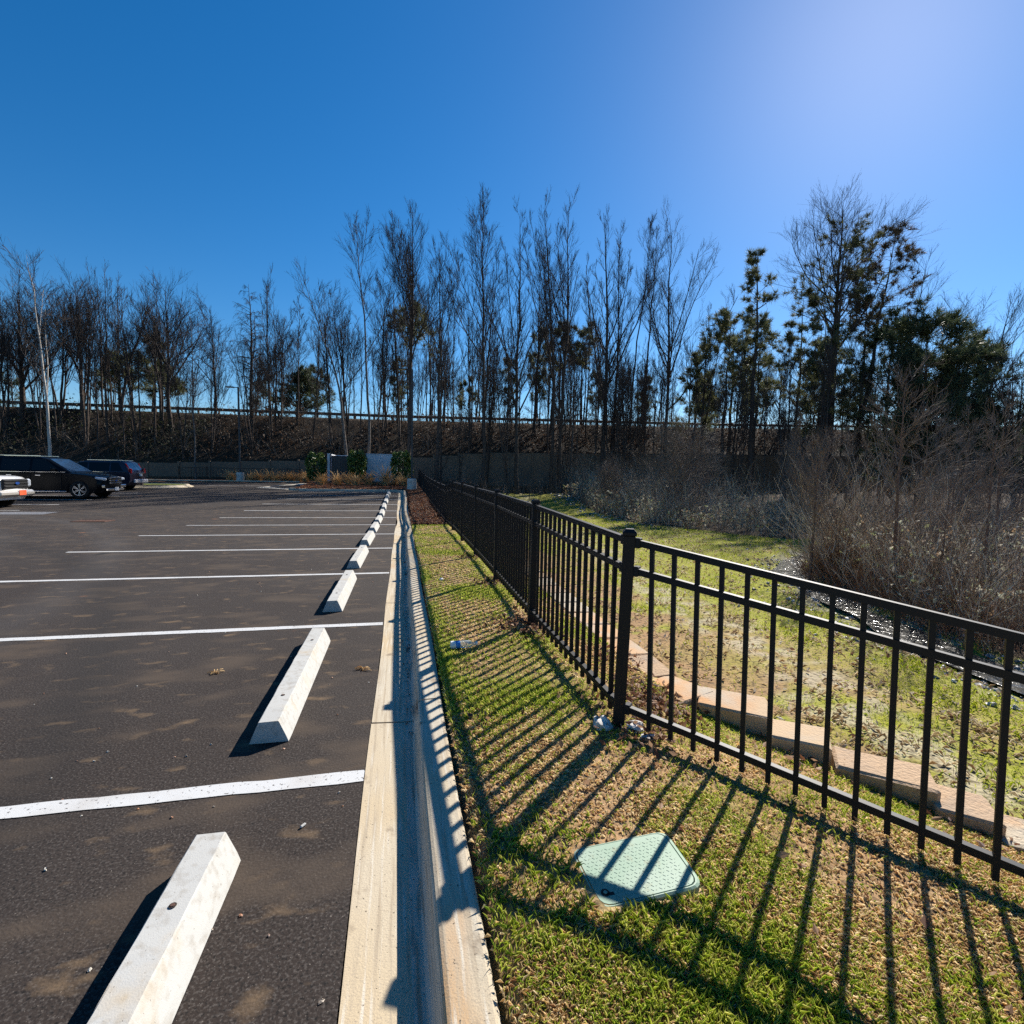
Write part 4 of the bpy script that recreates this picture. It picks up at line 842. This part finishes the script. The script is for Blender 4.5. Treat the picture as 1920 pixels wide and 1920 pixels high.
tr.obj('tread_pattern', M_green, lid)
kh = B(); kh.cyl((-.148, -.098, .0192), (-.148, -.098, .0202), .016, n=16); kh.box((-.133, -.105, .0197), (.03, .012, .001)); kh.obj('key_slot', mk('dark_slot', (.012, .014, .012), .7), lid)
B().cyl((-.148, -.098, .0203), (-.148, -.098, .0222), .007, n=12).obj('bolt', M_green, lid)
M_pet = bpy.data.materials.new('clear_plastic'); M_pet.use_nodes = True; pbx = M_pet.node_tree.nodes['Principled BSDF']; pbx.inputs['Base Color'].default_value = (.85, .9, .88, 1); pbx.inputs['Transmission Weight'].default_value = .75; pbx.inputs['Roughness'].default_value = .12; pbx.inputs['IOR'].default_value = 1.3
bo = empty('plastic_bottle', (.50, 4.14, gz1(.5, 4.14) + .04), R(4)); tag(bo, 'clear plastic bottle with blue label lying in the grass by the kerb', 'bottle')
prof = [(-.10, .012), (-.098, .028), (-.09, .031), (-.03, .030), (.03, .031), (.06, .028), (.085, .016), (.095, .012), (.112, .012)]
b = B(); rows = [[b.bm.verts.new((x, math.cos(t) * r, math.sin(t) * r)) for t in np.linspace(0, 2 * math.pi, 15)[:-1]] for x, r in prof]
for r0, r1 in zip(rows, rows[1:]):
    for j in range(14): b.bm.faces.new((r0[j], r0[(j + 1) % 14], r1[(j + 1) % 14], r1[j]))
b.bm.faces.new(rows[0]); b.obj('bottle_body', M_pet, bo, True)
b = B(); b.cyl((-.062, 0, 0), (-.025, 0, 0), .0325, n=18); b.obj('blue_label', mk('blue_label', (.03, .2, .55), .4), bo)
b = B(); b.cyl((-.102, 0, 0), (-.064, 0, 0), .0322, n=18); b.obj('white_label', mk('white_label', (.7, .72, .74), .5), bo)
b = B(); b.cyl((.106, 0, 0), (.122, 0, 0), .015, n=14); b.obj('cap', mk('white_cap', (.75, .75, .75), .5), bo)
def stone(label, x, y, sx_, sy_, sz_, seed):
    gg = np.random.default_rng(seed); b = B(); bmesh.ops.create_icosphere(b.bm, subdivisions=3, radius=1)
    for v in b.bm.verts:
        c = v.co.copy(); k = 1 + .22 * (math.sin(c.x * 4 + seed) * math.cos(c.y * 5 - seed) + math.sin(c.z * 6 + c.x * 3)) * .6 + gg.uniform(-.05, .05); v.co = Vector((c.x * sx_ * k, c.y * sy_ * k, max(c.z, -.5) * sz_ * k))
    o = b.obj('stone', mk('white_footing_stone', (.55, .52, .48), .9, [((.3, .27, .24), 25, .5, .7, 4), ((.7, .68, .65), 60, .55, .7, 3)], (70, .6, .01), .2, coords='obj')); o.location = (x, y, gz1(x, y) + sz_ * .2); tag(o, label, 'stone')
stone('rough white footing stone left of the corner fence post', 1.145, 2.70, .052, .065, .045, 1); stone('rough white footing stone right of the corner fence post', 1.33, 2.655, .055, .05, .04, 2)
stone('small brown clod lying at the foot of the corner post', 1.36, 2.55, .05, .03, .022, 3)
st = B().box((0, 0, .02), (.05, .035, .035), bev=.008).obj('paper_scrap', mk('white_paper', (.75, .74, .72), .8)); st.location = (.52, 6.85, gz1(.52, 6.85)); st.rotation_euler = (.3, .2, .5); tag(st, 'crumpled white paper scrap in the grass beyond the bottle', 'litter')
# ------------------------------------------------------------------ planting bed: fountain grass, bushes, enclosure, lamp posts
P, Rd = tussock(330, .8, g, 1.6, .006); v1, q1 = strands(P, Rd, 3)
P2, R2 = tussock(40, 1.15, g, 1.2, .006); R2[:, -1] = .014; R2[:, -2] = .014; v2, q2 = strands(P2, R2, 3)
FG = [np_mesh('blades', v1, [q1], M_straw), np_mesh('plumes', v2, [q2], M_straw)]
fgl = []
for x, y in [(-5.29, 36.6), (-4.31, 37.0), (-3.5, 36.8), (-3.02, 36.2), (-2.23, 37.0), (-1.1, 36.6), (-0.43, 37.2), (0.14, 36.5)]: fgl.append((x, y, 'front'))
for x in [-13.53, -12.07, -11.52, -10.62, -10.06, -9.51, -8.99, -8.43, -7.79, -6.77]: fgl.append((x, 45.6 + gb.uniform(-.3, .5), 'back'))
nm_f = ['leftmost', 'second from left', 'third from left', 'fourth from left', 'fourth from right', 'third from right', 'second from right', 'rightmost']
for k, (x, y, w) in enumerate(fgl):
    root = empty('fountain_grass', (x, y, gz1(x, y)), gb.random() * 6.28); s = gb.uniform(.72, .92) if w == 'front' else gb.uniform(.75, 1.0); root.scale = (s, s, s)
    if k == 5: root.scale = (1, 1, 1.3)
    if w == 'front': tag(root, f'{nm_f[k]} straw-coloured fountain grass clump in the front mulch bed', 'grass clump', 'front bed fountain grasses')
    else: tag(root, 'straw-coloured fountain grass clump in the back bed along the wall', 'grass clump', 'back bed fountain grasses')
    mobj('blades', FG[0], root); mobj('plumes', FG[1], root)
M_hedge = mk('laurel_leaves', (.06, .10, .02), .45, (), None, .4, attr='Col', trans=.25)
def bush(label, x, y, r, h, n, seed):
    gg = np.random.default_rng(seed); d = nrm(gg.standard_normal((n, 3))); rr = (.72 + .33 * gg.random(n)) * (1 + .10 * np.sin(d[:, 0] * 7 + seed) * np.sin(d[:, 2] * 6))
    pw = np.sign(d) * np.abs(d) ** .75; P = pw * rr[:, None] * np.array([r, r, h / 2]) + np.array([0, 0, h / 2])
    V, F = leaf_quads(P, .085, gg); lc = np.array([(.05, .10, .02), (.10, .15, .025), (.035, .07, .018), (.16, .19, .04)])[gg.integers(0, 4, n)]
    root = empty('rounded_shrub', (x, y, gz1(x, y))); tag(root, label, 'shrub')
    mobj('foliage', np_mesh('foliage', V, [F], M_hedge, np.repeat(lc, 4, 0)), root)
    Ps = np.zeros((9, 4, 3)); a = gg.random(9) * 6.28
    for k in range(4): Ps[:, k] = np.stack([np.cos(a) * r * .5 * k / 3, np.sin(a) * r * .5 * k / 3, np.full(9, h * .7 * k / 3)], 1)
    v, q = strands(Ps, np.full((9, 4), .02), 4); mobj('stems', np_mesh('stems', v, [q], M_bark), root)
bush('small dark rounded evergreen shrub left of the dark gate', -6.3, 41.0, .72, 2.1, 2600, 1); bush('yellow-green evergreen shrub between the gate and the white wall', -3.25, 40.0, .68, 2.35, 3000, 2); bush('large round evergreen shrub at the right end of the white wall', .03, 39.2, .80, 2.35, 3600, 3)
en = empty('dumpster_enclosure', (-2.8, 43, .6)); tag(en, 'dumpster enclosure with pale grey wall panel and dark metal gates', 'enclosure')
M_encl = mk('pale_grey_wall_paint', (.62, .63, .66), .8, [((.5, .51, .55), 2, .45, .7, 4), ((.8, .8, .82), 9, .66, .75, 3)], None, .2)
M_gate = mk('dark_gate_metal', (.035, .037, .042), .5, (), None, .4)
for c, s in (((1.25, -2, 1.1), (2.2, .18, 2.3)), ((2.36, 0, 1.1), (.18, 4.2, 2.3)), ((-2.6, 0, 1.1), (.18, 4.2, 2.3)), ((-.1, 2.1, 1.1), (5.1, .18, 2.3))): B().box(c, s, bev=.01).obj('wall_panel', M_encl, en)
B().box((1.25, -2, 2.285), (2.26, .24, .06), bev=.008).obj('coping', M_encl, en)
for k in range(2):
    gt = empty('gate', (0, 0, 0)); gt.parent = en; bpy.data.objects.remove(gt)
    x0 = -2.42 + k * 1.3; gobj = B().box((x0 + .62, -1.92, 1.08), (1.22, .04, 2.05)).obj('gate', M_gate, en)
    for j in range(7): B().box((x0 + .1 + j * .175, -1.955, 1.08), (.05, .03, 2.0)).obj('rib', M_gate, gobj)
for x in (-2.5, -1.14, .12): B().box((x, -1.97, 1.12), (.11, .13, 2.3)).obj('gate_post', M_gate, en)
M_lampc = mk('lamp_base_concrete', (.56, .53, .48), .9, [((.42, .38, .33), 4, .45, .7, 4)], (40, .3, .01), .2, coords='obj')
def lamp(label, x, y, h, arm):
    z = gz1(x, y) - .05; root = empty('lamp_post', (x, y, z)); tag(root, label, 'lamp post')
    B().cyl((0, 0, -.1), (0, 0, .70), .31, .30, 28).cyl((0, 0, .70), (0, 0, .735), .30, .27, 28).obj('concrete_base', M_lampc, root, False)
    B().box((0, 0, .75), (.26, .26, .03)).obj('base_plate', M_gate, root)
    B().box((0, 0, h / 2 + .38), (.125, .125, h - .75), bev=.012).obj('pole', M_gate, root)
    hd = B().box((arm * .62, 0, h - .02), (.62, .34, .075), bev=.02).obj('lamp_head', M_gate, root)
    B().box((arm * .2, 0, h - .03), (.4, .06, .06)).obj('arm', M_gate, root)
    B().box((arm * .66, 0, h - .062), (.46, .26, .012)).obj('lens', mk('lamp_lens', (.75, .70, .55), .3, (), None, .5), hd)
lamp('tall lamp post on round concrete base at the end of the kerb', .66, 34.2, 7.75, -1); lamp('tall lamp post with concrete base in the left planting bed', -12.9, 45.7, 7.6, -1)
# low black railing before the far wall
rl = empty('black_railing', (-12, 48.6, .6)); tag(rl, 'low black metal railing in front of the far wall at left', 'railing')
zr0 = gz1(-12, 48.6) - .6
for zz in (.12, 1.02): B().box((0, 0, zz + zr0), (13, .03, .035)).obj('rail', M_black, rl)
for k in range(60): o = mobj('picket', PK, rl); o.location = (-6.4 + k * .217, 0, .52 + zr0)
for k in range(7): B().box((-6.5 + k * 2.165, 0, .55 + zr0), (.06, .06, 1.15)).obj('post', M_black, rl)
# ------------------------------------------------------------------ parked vehicles (local x = forward, y = left)
M_tyre = mk('tyre_rubber', (.014, .014, .014), .85, coords='obj'); M_rim = mk('alloy_rim', (.55, .55, .56), .3, (), None, .5, .8, coords='obj')
M_dark = mk('black_trim', (.012, .012, .013), .55, coords='obj'); M_chrome = mk('chrome_trim', (.75, .75, .76), .12, (), None, .5, 1.0, coords='obj')
M_glass = mk('tinted_glass', (.006, .007, .008), .06, (), None, .2, coords='obj'); M_wglass = mk('windscreen_sky_glass', (.02, .045, .09), .05, (), None, .8, coords='obj')  # windscreen: blue base colour paints in the reflected sky
M_hl = mk('headlight_glass', (.55, .58, .62), .08, (), None, .6, coords='obj'); M_red = mk('red_tail_lamp', (.30, .008, .012), .12, (), None, .6, coords='obj')
def wheel(parent, x, y, rad, w, spokes=6):
    b = B(); prof = [(-w / 2, rad * .66), (-w / 2, rad * .92), (-w * .36, rad), (w * .36, rad), (w / 2, rad * .92), (w / 2, rad * .66)]; n = 28
    rows = [[b.bm.verts.new((math.sin(t) * r, py, math.cos(t) * r)) for t in np.linspace(0, 2 * math.pi, n + 1)[:-1]] for py, r in prof]
    for r0, r1 in zip(rows, rows[1:]):
        for j in range(n): b.bm.faces.new((r0[j], r0[(j + 1) % n], r1[(j + 1) % n], r1[j]))
    o = b.obj('wheel', M_tyre, parent, True); o.location = (x, y, rad); s = -1 if y < 0 else 1
    b = B(); b.cyl((0, s * w * .1, 0), (0, s * w * .14, 0), rad * .68, n=24); b.obj('wheel_well', M_dark, o)
    b = B(); b.cyl((0, s * w * .2, 0), (0, s * w * .46, 0), rad * .15, n=14)
    for k in range(spokes):
        for dd in (-.11, .11):
            a = k / spokes * 2 * math.pi + dd; b.bar((math.sin(a) * rad * .1, s * w * .40, math.cos(a) * rad * .1), (math.sin(a + dd * .25) * rad * .64, s * w * .44, math.cos(a + dd * .25) * rad * .64), rad * .075, w * .1)
    m_ = 26; ring = [[b.bm.verts.new((math.sin(t) * r, s * py, math.cos(t) * r)) for t in np.linspace(0, 2 * math.pi, m_ + 1)[:-1]] for r, py in ((rad * .6, w * .3), (rad * .63, w * .47), (rad * .70, w * .49), (rad * .70, w * .3))]
    for r0, r1 in zip(ring, ring[1:]):
        for j in range(m_): b.bm.faces.new((r0[j], r0[(j + 1) % m_], r1[(j + 1) % m_], r1[j]))
    b.obj('rim', M_rim, o)
def vehicle(name, label, cat, loc, rz, paint, S):
    root = empty(name, loc, rz); tag(root, label, cat); hw = S['W'] / 2
    xf, xr = S['L'] / 2, -S['L'] / 2; wf, wr, rad = S['wf'], S['wr'], S['rad']; zb = S['clear']; ra = rad * 1.17
    top = S['top']      # (x,z) rear -> front, hood and belt line
    bot = []
    for wx_ in (wf, wr):
        a0 = math.asin(min(1, (rad - zb) / ra)); th = np.linspace(-a0, math.pi + a0, 12)
        bot += [(wx_ + math.cos(t) * ra, rad + math.sin(t) * ra) for t in th]
    out = top + [(xf - .02, zb + .22), (xf - .14, zb)] + bot + [(xr + .16, zb + .05), (xr + .02, zb + .25)]
    st_ = [-1, -.985, -.93, -.8, -.5, 0, .5, .8, .93, .985, 1]; b = B(); rows = []
    zmax = max(z for _, z in top)
    for s in st_:
        f = abs(s); row = []
        for x, z in out:
            k = sst(.55, 1, abs(x) / xf); xx = x - math.copysign(1, x) * k * (S.get('nose', .2) if x > 0 else .12) * f ** 3.2
            up_ = sst(.45, 1.0, (z - zb) / (zmax - zb)); yy = s * hw * (1 - .03 * up_ * (f > .9)) * (1 - .02 * (z < zb + .12)); zz = z - up_ * .055 * f ** 7
            row.append(b.bm.verts.new((float(xx), float(yy), float(zz))))
        rows.append(row)
    m_ = len(out)
    for r0, r1 in zip(rows, rows[1:]):
        for j in range(m_): b.bm.faces.new((r0[j], r0[(j + 1) % m_], r1[(j + 1) % m_], r1[j]))
    for rw in (rows[0], rows[-1]):
        f = b.bm.faces.new(rw); bmesh.ops.triangulate(b.bm, faces=[f], quad_method='BEAUTY', ngon_method='EAR_CLIP')
    bo_ = b.obj('body', paint, root, True); bo_.data.set_sharp_from_angle(angle=R(38))
    # cabin
    c0, c1, z0, z1 = S['cab'], S['roof'], S['belt'] - .04, S['H']   # (rear,front) at belt and at roof
    def halfw(v): return hw * (.945 - .185 * v ** 1.25)
    def cabx(v): return c0[0] + (c1[0] - c0[0]) * v ** .8, c0[1] + (c1[1] - c0[1]) * v ** .92
    b = B(); rows = []
    for v in (0, .3, .6, .82, .93, .98, 1.0):
        ra_, fa_ = cabx(min(v, .98)); ins = .05 * sst(.88, 1, v) * 3; w_ = halfw(v) - ins * .5; ra_ += ins; fa_ -= ins * 1.6; z = z0 + (z1 - z0) * v
        cr = .22; loop = []
        for (sx_, sy_) in ((1, 1), (-1, 1), (-1, -1), (1, -1)):
            for t in np.linspace(0, 1, 5):
                a = {(1, 1): 0, (-1, 1): 90, (-1, -1): 180, (1, -1): 270}[(sx_, sy_)] + t * 90
                cx_ = (fa_ - cr * .9) if sx_ > 0 else (ra_ + cr * .6); cyy = sy_ * (w_ - cr * .55)
                loop.append(b.bm.verts.new((float(cx_ + math.cos(R(a)) * (cr * .9 if sx_ > 0 else cr * .6)), float(cyy + math.sin(R(a)) * cr * .55), float(z))))
        rows.append(loop)
    for r0, r1 in zip(rows, rows[1:]):
        for j in range(20): b.bm.faces.new((r0[j], r0[(j + 1) % 20], r1[(j + 1) % 20], r1[j]))
    b.bm.faces.new(rows[-1]); b.obj('cabin', paint, root, True)
    H_ = z1 - z0
    for s in (-1, 1):
        for (xa, xb, ka, kb) in S['wins']:      # bottom xa..xb, shifts of the top ends
            b = B(); pts = []
            for x, v in ((xa, .14), (xb, .14), (xb + kb, .84), (xa + ka, .84)): pts.append((x, s * (halfw(v) + .004), z0 + H_ * v))
            b.poly(pts, depth=(0, s * .006, 0)); b.obj('side_window', M_glass, root)
        mi = B().box((S['mir'], s * (hw + .06), S['belt'] + .09), (.12, .2, .15), bev=.03).obj('wing_mirror', S.get('mirmat', paint), root)
        for hx in S['handles']: B().box((hx, s * (hw * .995 + .008), S['belt'] - .16), (.2, .025, .03), bev=.006).obj('door_handle', S['trim'], root)
        B().box(((c0[0] + c0[1]) / 2, s * (hw * .957), S['belt'] - .012), (c0[1] - c0[0] - .5, .016, .016)).obj('belt_trim', S['trim'], root)
        for dx in S['doors']: B().box((dx, s * (hw * .998), (S['belt'] + zb) / 2 + .05), (.012, .012, S['belt'] - zb - .25)).obj('door_seam', M_dark, root)
        B().box(((wf + wr) / 2, s * (hw - .03), zb + .06), (wf - wr - 2 * ra - .05, .08, .06), bev=.01).obj('side_step', S['trim'], root)
        if S.get('rails'): B().box(((c1[0] + c1[1]) / 2 - .05, s * (halfw(1) - .14), z1 + .035), ((c1[1] - c1[0]) * .85, .04, .03), bev=.008).obj('roof_rail', S['trim'], root)
        # arch trim
    def endplane(front, va, vb, wfac, off):
        pts = []
        for v, sg in ((va, -1), (va, 1), (vb, 1), (vb, -1)):
            ra_, fa_ = cabx(v); x = fa_ + off if front else ra_ - off; pts.append((x, sg * (halfw(v) - .11) * wfac, z0 + H_ * v))
        return pts
    b = B(); b.poly(endplane(True, .10, .87, 1, .004), depth=(.006, 0, .004)); b.obj('windscreen', M_wglass, root)
    if not S.get('bed'): b = B(); b.poly(endplane(False, .22, .84, .95, .004), depth=(-.006, 0, .004)); b.obj('rear_window', M_wglass, root)
    for wx_ in (wf, wr):
        for s in (-1, 1): wheel(root, wx_, s * (hw - .135), rad, .26, S.get('spokes', 6))
    return root
M_blk = mk('black_car_paint', (.004, .005, .007), .15, (), None, .12, coords='obj'); M_pur = mk('dark_violet_car_paint', (.03, .024, .036), .2, (), None, .3, .2, coords='obj', coat=.4); M_wht = mk('white_car_paint', (.72, .72, .71), .25, (), None, .5, coords='obj', coat=.8)
# black SUV, nose to the aisle
L_ = 5.25; xs_, ys_ = -13.05 - L_ / 2, 27.3
suv = vehicle('parked_suv', 'large black SUV with chrome trim parked nose to the aisle', 'car', (xs_, ys_, float(lotz(27.3))), 0, M_blk,
    dict(L=L_, W=1.98, H=1.84, clear=.25, wf=1.66, wr=-1.46, rad=.40, belt=1.18, nose=.26, top=[(-2.6, .75), (-2.62, 1.0), (-2.55, 1.17), (-1.2, 1.19), (.95, 1.19), (1.45, 1.165), (2.0, 1.11), (2.36, 1.04), (2.55, .93), (2.61, .80), (2.62, .6)],
         cab=(-2.5, 1.38), roof=(-2.25, .30), wins=[(-2.15, -1.35, .12, 0), (-1.28, -.22, 0, 0), (-.14, .92, 0, -.60)], mir=.72, mirmat=M_blk, handles=(-.95, .12), trim=M_chrome, doors=(-1.32, -.18, .98), rails=True))
for s in (-1, 1):
    hl = B().box((2.37, s * .71, .90), (.42, .40, .12), Matrix.Rotation(R(-30 * s), 3, 'Z') @ Matrix.Rotation(R(8), 3, 'Y'), .035).obj('headlight', M_hl, suv)
    B().box((2.53, s * .8, .55), (.12, .3, .13), Matrix.Rotation(R(-20 * s), 3, 'Z'), .02).obj('fog_lamp', M_chrome, suv)
B().box((2.585, 0, .80), (.1, 1.05, .36), bev=.03).obj('grille', M_dark, suv)
for k in range(3): B().box((2.64, 0, .70 + k * .11), (.03, 1.0, .035), bev=.008).obj('grille_bar', M_chrome, suv)
B().box((2.60, 0, .40), (.10, 1.35, .11), bev=.02).obj('bumper_guard', M_chrome, suv)
B().box((2.665, 0, .43), (.012, .31, .16)).obj('number_plate', M_wht, suv)
eb = B(); eb.cyl((2.652, 0, .81), (2.66, 0, .81), .075, n=20)
for v in eb.bm.verts: v.co.z = .81 + (v.co.z - .81) * .5
eb.obj('oval_badge', mk('blue_badge', (.02, .06, .22), .2), suv)
# violet compact SUV, tail to the aisle
CL = 4.5
crv = vehicle('parked_suv', 'smaller dark violet SUV with red tail lamps parked tail to the aisle', 'car', (-14.55 - CL / 2, 33.1, float(lotz(33.1))), R(180), M_pur,
    dict(L=CL, W=1.82, H=1.62, clear=.22, wf=1.35, wr=-1.27, rad=.35, belt=1.02, nose=.24, top=[(-2.2, .6), (-2.24, .85), (-2.18, 1.02), (-1.0, 1.04), (.8, 1.03), (1.5, .96), (2.0, .88), (2.2, .74), (2.23, .5)],
         cab=(-2.15, 1.25), roof=(-1.75, .3), wins=[(-1.75, -1.15, .25, 0), (-1.08, -.1, 0, 0), (-.03, .9, 0, -.55)], mir=.72, handles=(-.85, .2), trim=M_chrome, doors=(-1.1, -.06, .95), rails=True, spokes=5))
for s in (-1, 1):
    B().box((-2.06, s * .76, 1.06), (.18, .15, .30), Matrix.Rotation(R(12 * s), 3, 'Z'), .04).obj('tail_lamp', M_red, crv)
    B().box((-1.88, s * .70, 1.34), (.08, .06, .30), Matrix.Rotation(R(24), 3, 'Y'), .02).obj('upper_tail_lamp', M_red, crv)
B().box((-2.24, 0, .50), (.12, 1.5, .22), bev=.04).obj('rear_bumper', mk('grey_bumper', (.42, .42, .45), .3, (), None, .5, .3, coords='obj'), crv); B().box((-2.255, 0, .86), (.012, .31, .155)).obj('number_plate', M_wht, crv); B().box((-2.25, 0, .97), (.03, .8, .045), bev=.01).obj('tailgate_trim', M_chrome, crv)
# white pickup at the left edge
PL = 5.85
pk_ = vehicle('pickup_truck', 'white pickup truck with dark grille and orange front plate at left edge', 'truck', (-14.15 - PL / 2, 22.75, float(lotz(22.75))), 0, M_wht,
    dict(L=PL, W=2.0, H=1.92, clear=.30, wf=1.95, wr=-1.75, rad=.40, belt=1.20, nose=.24, bed=True, top=[(-2.9, .75), (-2.92, 1.0), (-2.9, 1.2), (-1.0, 1.21), (1.1, 1.22), (1.8, 1.22), (2.5, 1.19), (2.74, 1.15), (2.86, 1.06), (2.91, .95), (2.92, .62)],
         cab=(-1.05, 1.35), roof=(-.9, .6), wins=[(-.85, -.05, .05, 0), (.05, 1.0, 0, -.5)], mir=.9, mirmat=M_dark, handles=(-.6, .3), trim=M_chrome, doors=(-1.0, 0, 1.1)))
B().box((2.875, 0, .88), (.1, 1.3, .40), bev=.04).obj('grille', M_dark, pk_)
for k in range(3): B().box((2.94, 0, .80 + k * .11), (.03, 1.2, .03), bev=.008).obj('grille_bar', M_dark, pk_)
eb = B(); eb.cyl((2.955, 0, .92), (2.965, 0, .92), .11, n=24)
for v in eb.bm.verts: v.co.z = .92 + (v.co.z - .92) * .45
eb.obj('oval_badge', mk('blue_badge', (.02, .06, .22), .2), pk_)
for s in (-1, 1): B().box((2.74, s * .80, .92), (.24, .24, .30), Matrix.Rotation(R(-25 * s), 3, 'Z'), .05).obj('headlight', M_hl, pk_)
B().box((2.88, 0, .54), (.22, 1.86, .24), bev=.08).obj('front_bumper', mk('satin_bumper', (.62, .58, .52), .3, (), None, .5, .6, coords='obj'), pk_)
B().box((2.998, .2, .56), (.012, .36, .18)).obj('front_plate', mk('orange_plate', (.75, .11, .04), .5, coords='obj'), pk_)
